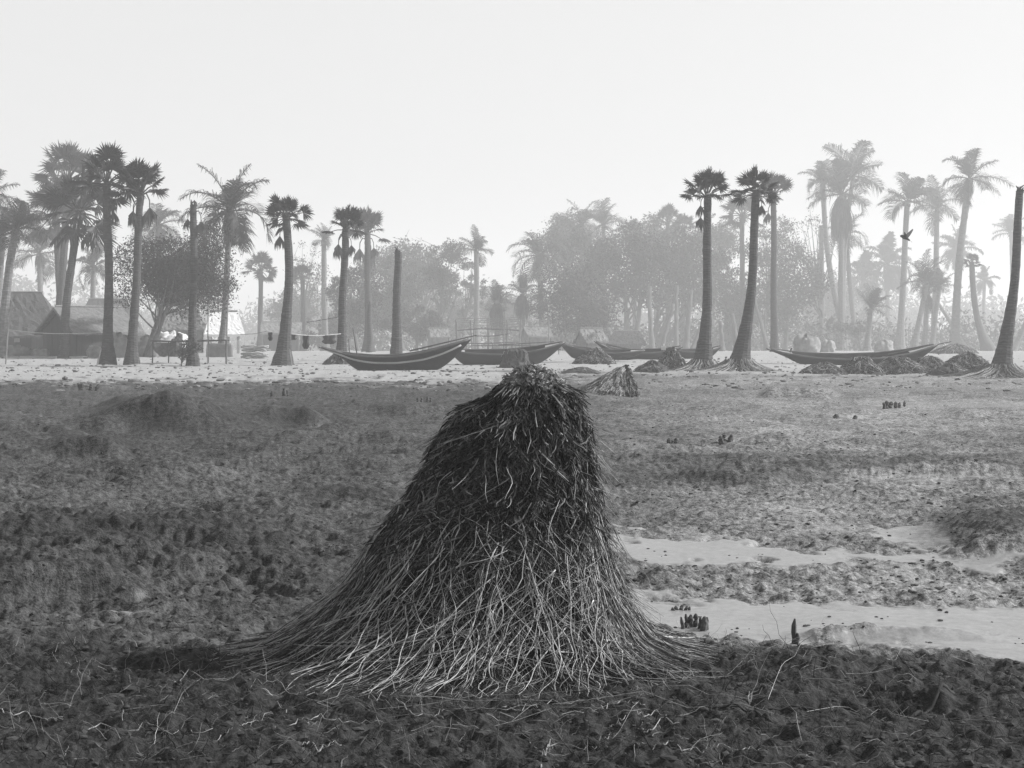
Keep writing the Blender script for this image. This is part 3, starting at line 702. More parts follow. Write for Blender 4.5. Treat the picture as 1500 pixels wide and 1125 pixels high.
# ------------------------------------------------------------------ huts
def hut(px, d, w, dp, hw, hr, yaw, label, roof='thatch', wall='mat_wall', hip=0., over=.35, doorway_shade=None, posts=False, open_=False, zoff=0, name='thatched_hut', grp='huts of the village behind the beach', slats=0, rough=.04, win=None):
    q_ = FAR(d) / d; d = FAR(d); w *= q_; dp *= q_; hw *= q_; hr *= q_; over *= q_; s = d / F; x = (px - U0) * s; z = TZ(x, d) + zoff
    o = thing(name, label, 'hut', (x, d, z), grp); o.rotation_euler = (0, 0, radians(yaw)); ORI[o.name] = (0, 0, 0)
    r = np.random.default_rng(int(px + d))
    X, Y = w / 2, dp / 2                                # ridge runs along local x
    if not open_:
        wm = MB(); t = .08
        # gable walls with sloped heads, side walls
        for sx in (-1, 1):
            y = np.linspace(-Y, Y, 9); top = hw + (hr - hw) * (1 - np.abs(y) / Y) * (1 if hip < .2 else 0)
            V = np.stack([np.stack([np.full(9, sx * X), y, np.full(9, -.3)], -1), np.stack([np.full(9, sx * X), y, top - .04], -1)], 0)
            wm.grid(V); V2 = V.copy(); V2[..., 0] -= sx * t; wm.grid(V2[:, ::-1])
        for sy in (-1, 1): wm.box((0, sy * (Y - t / 2), hw / 2 - .15), (w - 2 * t - .01, t, hw + .28))
        wm.build('wall', wall, o)
    if posts or open_:
        for sx in (-1, -.33, .33, 1):
            for sy in (-1, 1):
                pm = MB(); pm.bar((sx * (X - .05), sy * (Y + .02), -.3), (sx * (X - .05) + r.normal(0, .03), sy * (Y + .02), hw + .05), .04); pm.build('post', 'bamboo', o)
    # roof
    rm = MB(); k = 14; th = .14
    for sy in (-1, 1):
        a = np.linspace(0, 1, k); b = np.linspace(-1, 1, 22)
        A, B = np.meshgrid(a, b, indexing='ij')
        xe = (X + over); xr = X * (1 - hip) + over * (1 - hip)
        xx = B * (xr + (xe - xr) * A)
        yy = sy * A * (Y + over)
        ez = hw - (hr - hw) * over / Y
        zz = hr + .08 + (ez - hr) * A - .10 * np.sin(pi * A) * (hr - hw) * .35
        zz = zz + r.normal(0, rough, A.shape) * (A > 0)
        xx = xx + r.normal(0, rough * .6, A.shape)
        Vt = np.stack([xx, yy, zz], -1); Vb = Vt.copy(); Vb[..., 2] -= th
        rm.grid(Vt if sy < 0 else Vt[:, ::-1]); rm.grid(Vb[:, ::-1] if sy < 0 else Vb)
        E = np.stack([Vt[-1], Vb[-1]], 0); rm.grid(E)
        for c in (0, -1): rm.grid(np.stack([Vt[:, c], Vb[:, c]], 0))
    if hip > .2:
        for sx in (-1, 1):
            a = np.linspace(0, 1, k); b = np.linspace(-1, 1, 9); A, B = np.meshgrid(a, b, indexing='ij')
            xr = X * (1 - hip) + over * (1 - hip)
            xx = sx * (xr + (X + over - xr) * A); yy = B * A * (Y + over); ez = hw - (hr - hw) * over / Y
            zz = hr + .07 + (ez - hr) * A - .10 * np.sin(pi * A) * (hr - hw) * .35 + r.normal(0, rough, A.shape) * (A > 0)
            rm.grid(np.stack([xx, yy, zz], -1))
    ro = rm.build('roof', roof, o)
    if roof == 'thatch':                                # ragged straw along the eaves
        fr = MB(); n = 420
        sy = r.choice([-1, 1], n); q = r.uniform(-1, 1, n); a = r.uniform(.25, 1, n)
        ez = hw - (hr - hw) * over / Y
        p0 = np.stack([q * (X + over), sy * a * (Y + over), hr + .1 + (ez - hr) * a - .10 * np.sin(pi * a) * (hr - hw) * .35], -1)
        dn = np.stack([r.normal(0, .1, n), sy * (Y + over) * .9, np.full(n, ez - hr)], -1); dn = norm(dn) * r.uniform(.15, .45, n)[:, None]
        fr.strands(np.stack([p0, p0 + dn * .5 + [0, 0, .02], p0 + dn], 1), .016, 3, r.uniform(0, 1, n))
        fq = fr.build('straw', 'straw', ro, origin=(0, 0, 0)); fq['kind'] = 'stuff'
    rp = MB(); rp.bar((-X * (1 - hip) - over * .6, 0, hr + .12), (X * (1 - hip) + over * .6, 0, hr + .12), .05); rp.build('ridge_pole', 'bamboo', ro, origin=(0, 0, 0))
    if doorway_shade:
        dx, dw, dh, face = doorway_shade
        dm = MB()
        if face == 'side': dm.box((dx, -Y - .02, dh / 2), (dw, .05, dh))
        else: dm.box((-X - .02, dx, dh / 2), (.05, dw, dh))
        dm.build('doorway_shade', 'opening_shade', o)  # solid near-black panel, the shade inside the open doorway painted on
    if win:
        wx, wz, ww, wh = win; wn = MB(); wn.box((wx, -Y - .03, wz), (ww, .04, wh)); wn.build('panel', 'pale_cloth', o)
    return o

# ================================================================== materials
simple('palm_trunk', .035, .10, 5, .9, (1, 1, 2.5), .5, rings=3.2)
simple('coconut_trunk', .10, .24, 4, .85, (1, 1, 1.5), .4, rings=2.2)
simple('palm_leaf', .035, .075, 3, .5, bump=0, tone=.5, transl=.25, spec=.4)
simple('coconut_leaf', .045, .095, 3, .45, bump=0, tone=.5, transl=.3, spec=.5)
simple('dry_frond', .06, .15, 5, .9, bump=0, tone=.5, transl=.2)
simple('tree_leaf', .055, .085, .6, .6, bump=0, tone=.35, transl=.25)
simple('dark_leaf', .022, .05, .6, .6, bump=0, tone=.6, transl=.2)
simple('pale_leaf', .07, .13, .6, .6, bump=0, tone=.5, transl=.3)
simple('tree_bark', .06, .17, 3, .9, (1, 1, .4), .5)
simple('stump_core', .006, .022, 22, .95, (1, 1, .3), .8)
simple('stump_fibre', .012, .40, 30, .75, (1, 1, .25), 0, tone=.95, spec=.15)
simple('stump_top', .2, .6, 25, .9, (1, 1, .5), 0, tone=.8)
simple('root_fibre', .12, .72, 24, .7, (1, 1, .5), 0, tone=.94, spec=.2)
simple('pale_root', .14, .34, 30, .75, bump=.1)
simple('dark_root', .012, .04, 20, .85, bump=.2)
simple('mound_earth', .025, .085, 3, .95, bump=.8)
simple('stump_wood', .03, .13, 14, .9, (1, 1, .15), .6, tone=.4)
simple('boat_hull', .005, .02, 3, .7, (.4, 1, 1), .35, spec=.2, rings=1.6)
simple('boat_grey', .02, .05, 3, .7, (.4, 1, 1), .25)
simple('boat_rail', .05, .12, 6, .8, (.3, 1, 1), .2)
simple('boat_pale', .26, .42, 5, .8, (.3, 1, 1), .2)
simple('thatch', .03, .09, 9, .95, (1, .25, 1), .8)
simple('pale_thatch', .09, .2, 9, .95, (1, .3, 1), .8)
simple('tin_roof', .13, .24, 3, .7, (1, .2, 1), .2)
simple('white_roof', .6, .75, 4, .8, (1, .4, 1), .3)
simple('straw', .05, .22, 8, .95, bump=0, tone=.7)
simple('mat_wall', .03, .085, 7, .95, (2.5, 2.5, .15), .5)
simple('pale_wall', .12, .24, 3, .9, bump=.2)
simple('bamboo', .12, .26, 8, .7, (1, 1, .3), .2)
simple('opening_shade', .008, .016, 3, .95, bump=0)
simple('pale_cloth', .16, .32, 3, .9, bump=.2)
simple('white_cloth', .6, .8, 3, .9, bump=.2)
simple('dark_cloth', .02, .05, 3, .9, bump=.2)
simple('firewood', .28, .5, 12, .85, bump=.3, tone=.4)
simple('stone', .06, .28, 5, .9, bump=.5, tone=.8)
simple('clod', .025, .10, 5, .9, bump=.5, tone=.6)
simple('bird_feather', .012, .03, 9, .7, bump=0)
simple('rope_fibre', .3, .45, 9, .8, bump=0)
simple('cable', .03, .05, 9, .7, bump=0)
ground_mat()

build_ground()
crowns()

# ================================================================== the stump and the other stumps
build_main_stump()
fibre_mound(908, 578, 84, 42, 37.6, 'smaller leaning palm stump with a pale root skirt trailing left', 1100, 2.1, .62, .25, 3, rad=.8, name='palm_stump', cat='stump', flat=.0, topr=.12, depth=.7, core='mound_earth', mess=.14, pale=.6)
MG = 'root mounds along the beach'
fibre_mound(1207, 553, 70, 17, 53, 'dark root mound under the left half of the right hand boat', 160, seed=1, grp=MG)
fibre_mound(1262, 553, 66, 25, 54, 'fibrous stump heap with a dark hole before the right boat', 420, seed=2, grp=MG, topr=.35)
fibre_mound(1318, 552, 78, 24, 54.5, 'rounded straw coloured root heap under the right boat', 520, seed=3, grp=MG, topr=.35, flat=.8)
fibre_mound(1362, 552, 70, 23, 55.5, 'root heap just below the right boat\'s raised end', 480, seed=4, grp=MG, topr=.35, flat=.8)
fibre_mound(1392, 556, 66, 17, 53, 'low dark earth bank between root heaps and leaning trunk', 50, seed=5, grp=MG)
fibre_mound(1418, 545, 72, 25, 58, 'shaggy root mound just left of the leaning bare trunk', 560, seed=6, grp=MG, flat=.7)
fibre_mound(1401, 531, 66, 13, 99, 'hazy root mound around a tall coconut palm\'s foot', 380, seed=7, grp=MG, flat=.6)
fibre_mound(873, 533, 62, 23, 67, 'pale sloping root heap between the two middle boats', 420, seed=8, grp=MG, flat=.3)
fibre_mound(853, 553, 62, 9, 54, 'low flat dark mound behind the large stump\'s right shoulder', 60, seed=9, grp=MG)
fibre_mound(956, 550, 50, 16, 56, 'dark earth mound right of the smaller leaning stump', 50, seed=10, grp=MG)
fibre_mound(985, 543, 46, 30, 60, 'bushy root clump at the end of the boat with a white box', 420, seed=11, grp=MG)
#fibre_mound(250, 636, 200, 44, 24.5, 'broad dark hump with a matted top on the mud flat', 60, seed=12, grp=MG, rad=.3, flat=.35, topr=.25, depth=.6, right=1.3)
#fibre_mound(172, 599, 74, 23, 33, 'small pointed earth mound behind the broad dark hump', 30, seed=13, grp=MG, flat=.1)
fibre_mound(757, 543, 56, 26, 61, 'cut trunk stump standing in front of the middle boat', 24, 1.0, .8, .05, 14, name='cut_stump', cat='stump', flat=.75, topr=.62, core='stump_wood')
fibre_mound(497, 538, 42, 20, 68, 'dark root foot beside the near boat\'s left tip', 60, seed=15, grp=MG, flat=.2)

def splinters(u, v, items, label, name='broken_stump', cat='stump', lean=0.1):
    d = D(v); s = d / F; x = (u - U0) * s; z = TZ(x, d)
    o = None if cat == 'stake' else thing(name, label, cat, (x, d, z))
    for (du, dv, w, h, tl) in items:
        mb = MB()
        bx = x + du * s; by = d + dv; W = w * s / 2; H = h * s
        bz = TZ(bx, by) - .03
        n = 7; t = np.linspace(0, 1, n)
        pts = np.stack([bx + tl * H * t, np.full(n, by), bz + (H + .03) * t], -1)
        pts[:, :2] += rng.normal(0, W * .2, (n, 2))
        mb.tube(pts, W * (1.15 - .25 * t + (.18 * rng.normal(0, 1, n))) * np.where(t > .99, .45, 1), 7, rng.uniform(.2, .9))
        if o: mb.build('splinter' if cat != 'post' else 'post_shaft', 'stump_wood', o)
        else: tag(mb.build(name, 'stump_wood', origin=(bx, by, bz)), label, cat, 'broken stakes: ' + label[:30])
    return o
splinters(1166, 957, [(0, 0, 13, 29, .05), (-1, .004, 8, 50, -.03)], 'upright weathered post stub standing in wet sand', 'wooden_post', 'post')
splinters(1018, 923, [(-15, .03, 6, 18, -.25), (-9, .07, 7, 20, -.1), (-3, .08, 8, 19, .0), (3, .09, 8, 20, .05), (8, .05, 6, 17, .1), (12, -.02, 10, 21, .12), (16, .02, 7, 18, .1)], 'jagged ring shaped stump remnant at the channel edge')
splinters(996, 894, [(-9, 0, 6, 4, -.3), (-4, .02, 6, 6, -.2), (2, .02, 6, 7, .3), (7, 0, 6, 6, .5), (11, 0, 5, 5, .7)], 'small dark splintered fragment behind the jagged ring stump')
splinters(986, 663, [(-6, 0, 7, 11, 0), (-1, .1, 5, 8, .1), (6, .2, 9, 9, 0)], 'twin dark stubs on the mud right of the large stump')
splinters(1066, 659, [(-9, 0, 9, 11, -.1), (-3, .3, 9, 13, .2), (4, .2, 8, 8, .4), (11, .4, 6, 10, 0)], 'dark broken stub cluster beside a low mud hump')
splinters(1225, 622, [(0, 0, 9, 9, 0), (2, .1, 6, 7, .2)], 'lone blocky dark stub on the open mud flat')
splinters(1252, 619, [(0, 0, 7, 4, .2)], 'tiny dark stub right of the lone blocky stub')
splinters(1310, 602, [(-14, 0, 5, 8, -.2), (-8, .2, 6, 10, 0), (-1, .3, 7, 8, .2), (5, .1, 6, 9, -.2), (11, .3, 5, 7, .3), (26, .6, 4, 9, 0)], 'dark broken stake in the row far across the right flat', 'broken_stake', 'stake')
splinters(1208, 663, [(0, 0, 7, 7, .1)], 'small grey knob on the mud right of the hump')
splinters(416, 587, [(-18, 0, 4, 9, .1), (0, 0, 7, 12, 0), (4, .2, 4, 9, -.1)], 'short dark stake by the rubble line on the left', 'broken_stake', 'stake')
splinters(127, 575, [(-8, 0, 9, 10, 0), (0, .4, 6, 8, .1), (10, .3, 5, 5, .2)], 'dark stub pair at the sand edge on the far left')
splinters(622, 592, [(-10, 0, 4, 6, 0), (-5, .2, 4, 5, .1), (4, .1, 4, 7, 0), (8, .2, 4, 5, 0)], 'tiny stake on the mud left of the large stump\'s top', 'broken_stake', 'stake')
splinters(530, 772, [(0, 0, 4, 9, .2), (1, 0, 6, 5, -.1)], 'tiny dark twig stub left of the large stump\'s flank')

# ================================================================== palms
GP, GC = 'palmyra palms along the beach', 'coconut palms behind the beach'
def fan(*a, **k): k.setdefault('group', GP); return palm(*a, **k)
def coc(*a, **k): a = a[:5] + (a[5] * .8,) + a[6:]; k.setdefault('group', GC); k.setdefault('mat', 'coconut_trunk'); k.setdefault('rbase', 1.9); return palm(*a, **k)
# left beach row
fan('fan', 0, 158, (156, 268), 66, 60, 14, 'upright palmyra in front of the gabled hut\'s tin slope', dead=[(167, 318, 40), (160, 300, 36)], bend=2)
fan('fan', 1, 193, (206, 283), 66, 54, 13, 'palmyra just right of the gabled hut with fronds hanging', dead=[(190, 310, 42), (224, 288, 62), (180, 305, 46)])
fan(None, 0, 282, (284, 300), 64, 0, 12, 'tall headless trunk with a few withered fronds before the dark tree', dead=[(276, 318, 34), (292, 318, 46)], name='palmyra_palm', rbase=2.0)
fan('fan', 2, 413, (420, 318), 64, 40, 14, 'stout palmyra with swollen foot beside the clothes line', dead=[(410, 345, 40)], rbase=2.7, bend=6, flare=1.5)
fan('fan', 3, 499, (506, 335), 70, 38, 12, 'palmyra with brown dead skirt behind the near boat', dead=[(494, 356, 40), (518, 358, 36), (500, 352, 44), (512, 362, 34)], rbase=2.2)
fan(None, 0, 580, (583, 369), 74, 0, 13, 'headless bare trunk standing behind the near boat', name='palmyra_palm', rbase=1.6, flare=2)
fan('fan', 1, 1030, (1036, 288), 58, 46, 14, 'palmyra with round crown and hanging dead frond, left of the right pair', dead=[(1022, 292, 36), (1034, 318, 44)], rbase=2.6, bend=3, flare=1.6, roots=2)
fan('fan', 0, 1083, (1107, 283), 57, 42, 14, 'leaning palmyra with curved trunk, right of the right pair', dead=[(1112, 296, 34)], rbase=2.9, bend=6, flare=1.6, roots=2.5)
fan(None, 0, 1466, (1494, 280), 52, 0, 14, 'leaning bare trunk with flared root foot at the right edge', name='palmyra_palm', rbase=3.0, bend=5, flare=1.7, roots=3.5)
# left clump round the huts
fan('old', 0, 92, (116, 308), 80, 66, 13, 'leaning palmyra rising before the gabled hut\'s front wall', bend=-3, rbase=1.5, dead=[(128, 330, 60), (108, 330, 50)])
fan('old', 1, 84, (100, 262), 98, 58, 13, 'tallest palmyra of the left clump behind the huts', rbase=1.3, dead=[(88, 290, 50)])
fan('old', 0, 92, (82, 312), 102, 56, 12, 'palmyra with broad drooping crown left of the leaning one', rbase=1.3, rot=2.2)
coc('coco', 0, 2, (24, 335), 84, 66, 14, 'leaning coconut palm at the left edge over the thatched hut', bend=-4)
coc('coco', 1, -6, (2, 345), 90, 66, 13, 'coconut palm half out of view at the left edge')
coc('coco', 3, -26, (-14, 285), 100, 52, 12, 'coconut palm crown peeking in at the upper left edge')
coc('coco', 1, 60, (58, 372), 126, 58, 9, 'shaded coconut palm between the left edge and the hut clump')
coc('coco', 2, 132, (138, 390), 118, 48, 9, 'low coconut palm with fronds hanging over the gabled hut')
coc('coco', 0, 235, (232, 330), 114, 50, 9, 'coconut palm half hidden behind the dark tree\'s left side')
coc('coco', 2, 325, (338, 310), 86, 80, 10, 'large feathery coconut palm rising behind the dark round tree', dead=[(325, 335, 50)])
fan('fan', 2, 381, (382, 395), 124, 30, 8, 'small hazy palmyra between the dark tree and clothes line')
coc('wind', 0, 476, (474, 352), 124, 34, 9, 'thin bent coconut palm just left of the skirted palmyra', rot=0)
fan('fan', 3, 540, (538, 340), 102, 40, 11, 'palmyra with spreading flat crown right of the skirted one', dead=[(530, 358, 46), (545, 358, 42), (538, 365, 50)])
fan('fan', 1, 444, (443, 408), 124, 24, 7, 'small grey palmyra among bushes left of the near boat')
fan(None, 0, 541, (541, 445), 96, 0, 8, 'short broken trunk behind the near boat\'s middle', name='dead_palm', rbase=1.3)
# centre
coc('wind', 1, 698, (698, 368), 124, 40, 9, 'slender coconut palm standing alone in the gap left of centre', rot=1.0)
coc('young', 0, 728, (727, 446), 118, 42, 8, 'broken coconut palm with fronds folded down behind the shed', dead=[(728, 440, 54)])
coc('young', 1, 766, (765, 430), 118, 36, 8, 'short coconut palm with shaggy trunk at the shed\'s right', dead=[(761, 438, 42), (769, 440, 44)])
coc('coco', 1, 795, (790, 376), 128, 54, 9, 'coconut palm at the grove\'s left edge, leaning crown')
coc('coco', 2, 850, (852, 330), 146, 42, 7, 'spiky coconut crown standing over the grove\'s left part')
coc('coco', 3, 884, (884, 330), 148, 44, 7, 'coconut crown above the middle of the hazy grove')
coc('coco', 0, 930, (930, 345), 148, 38, 7, 'coconut crown at the grove\'s top right of the middle one')
fan('fan', 0, 978, (978, 325), 144, 28, 7, 'hazy palmyra crown just left of the right pair')
fan('fan', 1, 1000, (1002, 335), 146, 24, 7, 'small hazy palmyra crown nearly behind the right pair\'s left palm')
fan('fan', 2, 1088, (1087, 315), 134, 40, 8, 'hazy palmyra crown between the two palms of the right pair')
fan('fan', 3, 1134, (1133, 285), 98, 36, 10, 'hazy palmyra directly right of the leaning palmyra', dead=[(1132, 312, 36)], rbase=1.6)
# right coconut clump
coc('coco', 0, 1238, (1250, 258), 139, 66, 8, 'tallest coconut palm of the right clump with curved pale trunk', bend=-8, rbase=1.6)
coc('coco', 1, 1232, (1233, 285), 134, 64, 9.5, 'straight thick coconut palm with a hanging brown crown, right clump', rbase=1.8, dead=[(1215, 300, 70), (1238, 305, 76), (1225, 305, 70)])
coc('wind', 0, 1242, (1205, 268), 141, 48, 9, 'coconut palm at the right clump\'s left, crown swept left', bend=-8)
coc('coco', 3, 1255, (1238, 345), 143, 44, 8, 'lower coconut palm inside the right clump')
coc('coco', 2, 1318, (1329, 296), 133, 56, 10, 'coconut palm behind the bird, fronds arching left')
coc('coco', 0, 1368, (1373, 306), 144, 48, 9, 'coconut palm just right of the one behind the bird')
coc('coco', 3, 1398, (1420, 262), 126, 58, 12, 'tall slanting coconut palm on the right with airy crown', bend=-4, rbase=1.7)
coc('coco', 1, 1338, (1358, 412), 124, 46, 9, 'short dark coconut palm below the bird, left of a trio')
coc('young', 0, 1353, (1360, 425), 126, 34, 8, 'short straight coconut palm in the middle of a trio', dead=[(1360, 440, 34)])
coc('young', 1, 1364, (1376, 420), 128, 36, 8, 'short slanting coconut palm on the right of a trio')
coc('young', 0, 1270, (1275, 452), 118, 44, 9, 'young coconut palm with upright fronds behind the right boat', rbase=2.2)
fan('fan', 2, 1445, (1424, 384), 126, 16, 10, 'thin palm with a tiny crown and curved trunk by the right edge', bend=-6)
coc(None, 0, 1456, (1426, 405), 134, 0, 7, 'bare curved trunk beside the tiny crowned palm', name='dead_palm', bend=-10)
coc('coco', 2, 1486, (1481, 342), 178, 36, 7, 'faint coconut palm in the haze behind the leaning bare trunk')
coc('far', 0, 1300, (1300, 388), 178, 56, 7, 'faint broad coconut palm in the haze left of the bird')
coc('far', 0, 1404, (1402, 366), 178, 44, 7, 'faint coconut palm in the haze behind the slanting palm', rot=2)
coc('far', 0, 1440, (1442, 412), 178, 28, 6, 'faintest small palm in the haze near the right edge', rot=3)
coc('far', 0, 1268, (1266, 410), 178, 50, 7, 'faint coconut palm in the haze inside the right clump', rot=4)
coc(None, 0, 1418, (1372, 440), 134, 0, 6, 'thin slanting trunk in the haze behind the slanting palm', name='dead_palm')
coc(None, 0, 1484, (1530, 410), 126, 0, 7, 'thin slanting trunk right of the leaning bare trunk', name='dead_palm')

# ================================================================== broadleaf trees
tree((268, 398), 98, 66, 82, 215, 'dark dense round tree over the thatched village huts', 44, 26000, .095, 'dark_leaf', 10, .2, clr=.42, multi=2)
tree((838, 440), 58, 50, 118, 850, 'low dark bushy tree at the left of the hazy grove', 30, 7500, .16, 'tree_leaf', 9)
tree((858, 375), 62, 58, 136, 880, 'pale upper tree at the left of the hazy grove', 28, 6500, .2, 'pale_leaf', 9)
tree((930, 392), 78, 60, 128, 925, 'broad hazy tree in the middle of the grove', 34, 9500, .18, 'tree_leaf', 12, multi=2)
tree((1008, 392), 66, 62, 132, 960, 'hazy tree with forked trunks behind the right pair of palmyras', 30, 8000, .18, 'tree_leaf', 12, multi=3)
tree((1078, 425), 52, 78, 134, 1062, 'tall leafy tree between the two right palmyras', 30, 7000, .18, 'tree_leaf', 11, multi=2)
tree((1150, 430), 48, 70, 132, 1150, 'leafy tree just right of the leaning palmyra', 28, 5500, .18, 'pale_leaf', 9)
tree((1135, 355), 42, 40, 142, 1118, 'airy tree top beside the hazy single palmyra', 24, 1500, .16, 'tree_leaf', 7, sparse=True)
tree((1190, 360), 42, 70, 138, 1207, 'nearly leafless tree at the right clump\'s left side', 22, 500, .16, 'pale_leaf', 9, sparse=True)
tree((612, 385), 66, 44, 142, 622, 'flat topped airy tree left of centre', 30, 2600, .17, 'tree_leaf', 8, sparse=True)
tree((572, 420), 48, 56, 130, 590, 'bushy hazy tree right behind the headless bare trunk', 26, 5200, .18, 'pale_leaf', 8)
tree((655, 405), 36, 52, 132, 642, 'upright tree with thick trunk left of the slender coconut palm', 22, 3600, .17, 'tree_leaf', 11)
tree((690, 425), 26, 44, 138, 664, 'thin leaning tree beside the upright thick trunked tree', 16, 1100, .16, 'pale_leaf', 8, sparse=True)
tree((520, 440), 40, 50, 118, 525, 'bush like tree between skirted palmyra and its neighbour', 24, 4200, .17, 'tree_leaf', 7)
tree((452, 400), 36, 50, 136, 447, 'wispy small leaved tree left of the thin bent coconut palm', 20, 700, .14, 'tree_leaf', 6, sparse=True)
tree((610, 475), 55, 30, 120, 610, 'low wide bush behind the near boat', 24, 4500, .16, 'pale_leaf', 6)
tree((488, 480), 46, 30, 126, 480, 'low bush behind the clothes line', 20, 3000, .16, 'pale_leaf', 5)
tree((1245, 478), 40, 14, 130, 1262, 'low dark shrub beside the young coconut palm', 16, 1300, .14, 'tree_leaf', 5)
tree((272, 510), 20, 18, 63.4, 268, 'spiky little bush at the headless trunk\'s foot', 14, 900, .06, 'pale_leaf', 3, name='bush')
tree((1215, 470), 60, 40, 175, 1215, 'pale bush thicket behind the right clump', 24, 3500, .26, 'pale_leaf', 6)
def bare(u, v, v2, du, d, w, label, name='bare_tree'):
    d = FAR(d + (24 if d < 140 else 0)); s = d / F; x = (u - U0) * s; b = np.array([x, d, TZ(x, d)]); o = thing(name, label, 'tree trunk', b, 'bare trunks in the grove')
    t = np.linspace(0, 1, 12)[:, None]; e = P(u + du, v2, d); mb = MB()
    pts = b + (e - b) * t + rng.normal(0, .05, (12, 3)) * [1, 1, 0] * t; pts[0, 2] -= .2
    mb.tube(pts, w * s / 2 * (1 + .5 * np.exp(-t[:, 0] / .1) - .3 * t[:, 0]), 8); mb.build('trunk', 'tree_bark', o, smooth=True)
for a in [(990, 515, 418, 1, 104, 7, 'straight trunk left of the right palmyra pair'), (1004, 516, 425, 8, 100, 9, 'thick trunk close behind the pair\'s left palm'), (1012, 514, 440, 30, 101, 5, 'slanting thin trunk behind the pair\'s left palm'),
          (955, 512, 420, -4, 102, 8, 'straight grey trunk in the grove\'s middle'), (905, 512, 440, -35, 98, 9, 'slanting dark trunk behind the boat with a white box'), (880, 505, 440, -12, 99, 6, 'thin slanting trunk behind the middle boats'),
          (1125, 515, 430, -22, 96, 6, 'slanting trunk right of the leaning palmyra'), (1120, 506, 455, 0, 98, 3, 'thin pale pole right of the leaning palmyra'), (1080, 520, 460, -8, 90, 9, 'short leaning trunk between the right palmyra pair'),
          (1058, 520, 470, -3, 92, 8, 'short upright trunk between the right palmyra pair'), (968, 512, 445, 18, 99, 6, 'trunk slanting right in the grove\'s middle'), (1205, 512, 330, -2, 150, 9, 'tall bare trunk left of the right coconut clump'), (640, 505, 430, 30, 112, 4, 'crooked bare branch trunk left of the shed')]: bare(*a)

for a in [((560, 462), 60, 34, 150, 556, 'far hazy thicket behind the headless bare trunk'), ((665, 465), 55, 36, 155, 668, 'far hazy thicket behind the open bamboo shed'), ((745, 462), 48, 34, 160, 748, 'far hazy thicket in the gap left of the grove'),
          ((432, 455), 45, 36, 150, 430, 'far hazy thicket behind the stout palmyra'), ((1230, 440), 62, 50, 175, 1226, 'far hazy thicket behind the right coconut clump'), ((585, 395), 50, 46, 140, 585, 'pale feathery tree behind the headless bare trunk\'s top'),
          ((825, 345), 36, 44, 150, 828, 'pale feathery tree top at the grove\'s upper left'), ((1045, 350), 50, 40, 150, 1045, 'pale feathery tree top between the two right palmyras'), ((960, 350), 50, 34, 150, 962, 'pale feathery tree top left of the right palmyra pair')]:
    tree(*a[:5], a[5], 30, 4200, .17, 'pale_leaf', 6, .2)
# far-off hazy wood
def far_wood():
    r = np.random.default_rng(77); mb = MB(); cs = []; rs = []
    for i in range(330):
        u = r.uniform(-700, 2200); d = r.uniform(390, 470)
        top = np.interp(u, [-700, 0, 60, 150, 380, 560, 760, 1150, 1300, 1420, 1600, 2200], [400, 405, 405, 440, 440, 430, 440, 430, 425, 445, 440, 420])
        v = r.uniform(top + 8, 505); p = P(u, v, d); cs.append(p); rs.append(r.uniform(3.6, 6.8))
    leaf_cloud(mb, np.array(cs), np.array(rs), 115000, .75, r)
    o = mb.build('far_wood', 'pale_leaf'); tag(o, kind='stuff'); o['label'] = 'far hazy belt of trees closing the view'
far_wood()
# undergrowth between the trunks: one mass
def undergrowth():
    r = np.random.default_rng(78); mb = MB(); cs = []; rs = []
    for i in range(120):
        u = r.choice([r.uniform(380, 780), r.uniform(780, 1240), r.uniform(1200, 1520)], p=[.35, .45, .2]); d = r.uniform(190, 270)
        p = P(u, 0, d); rr = r.uniform(1.0, 2.6) * (1.5 if 60 < p[0] / d * F + 90 else 1); cs.append((p[0], d, TZ(p[0], d) + rr * .5)); rs.append(rr)
    leaf_cloud(mb, np.array(cs), np.array(rs), 26000, .34, r)
    o = mb.build('undergrowth', 'pale_leaf'); tag(o, kind='stuff'); o['label'] = 'hazy undergrowth among the grove trunks'
undergrowth()

# ================================================================== boats
boat([(467, 508), (484, 513), (510, 519), (545, 522), (580, 522), (620, 516), (655, 507), (690, 497)],
     [(467, 509), (484, 515), (505, 526), (518, 540), (545, 549), (580, 551), (620, 550), (648, 539), (670, 521), (690, 498)],
     59, 'dark wooden boat with pale stripe, nearest on the sand', 1.2, 2, 0, 'boat_hull', True, [((600, 514), (698, 491), .035), ((523, 518), (517, 480), .025), ((512, 518), (511, 496), .02)])
boat([(655, 507), (672, 514), (700, 516), (745, 516), (785, 511), (828, 501)], [(655, 509), (668, 526), (680, 535), (705, 537), (760, 536), (792, 532), (808, 520), (828, 502)],
     66, 'boat lying behind the cut trunk stump, middle of the beach', 1.3, 8, 0, 'boat_grey', False, [((730, 505), (812, 500), .02)])
boat([(821, 503), (835, 507), (860, 512), (900, 516), (945, 513)], [(821, 504), (828, 514), (838, 525), (850, 526), (900, 527), (930, 522), (945, 514)],
     72, 'grey boat with its left tip showing beside a root heap', 1.2, 6, 0, 'boat_grey', False, [((832, 506), (870, 513), .04)])
boat([(870, 499), (890, 509), (905, 514), (940, 515), (968, 514), (985, 511), (1000, 507)], [(870, 500), (888, 516), (902, 527), (912, 529), (960, 529), (980, 524), (1000, 508)],
     76, 'boat carrying a white box, behind the smaller leaning stump', 1.3, 7, 0, 'boat_grey', False, [((888, 504), (935, 514), .05)])
boat([(984, 512), (1000, 514), (1030, 514), (1045, 511), (1057, 507)], [(984, 513), (993, 526), (1003, 530), (1030, 529), (1045, 520), (1057, 508)],
     80, 'hazy boat half behind the right pair\'s left palm', 1.2, 6, 0, 'boat_grey', False)
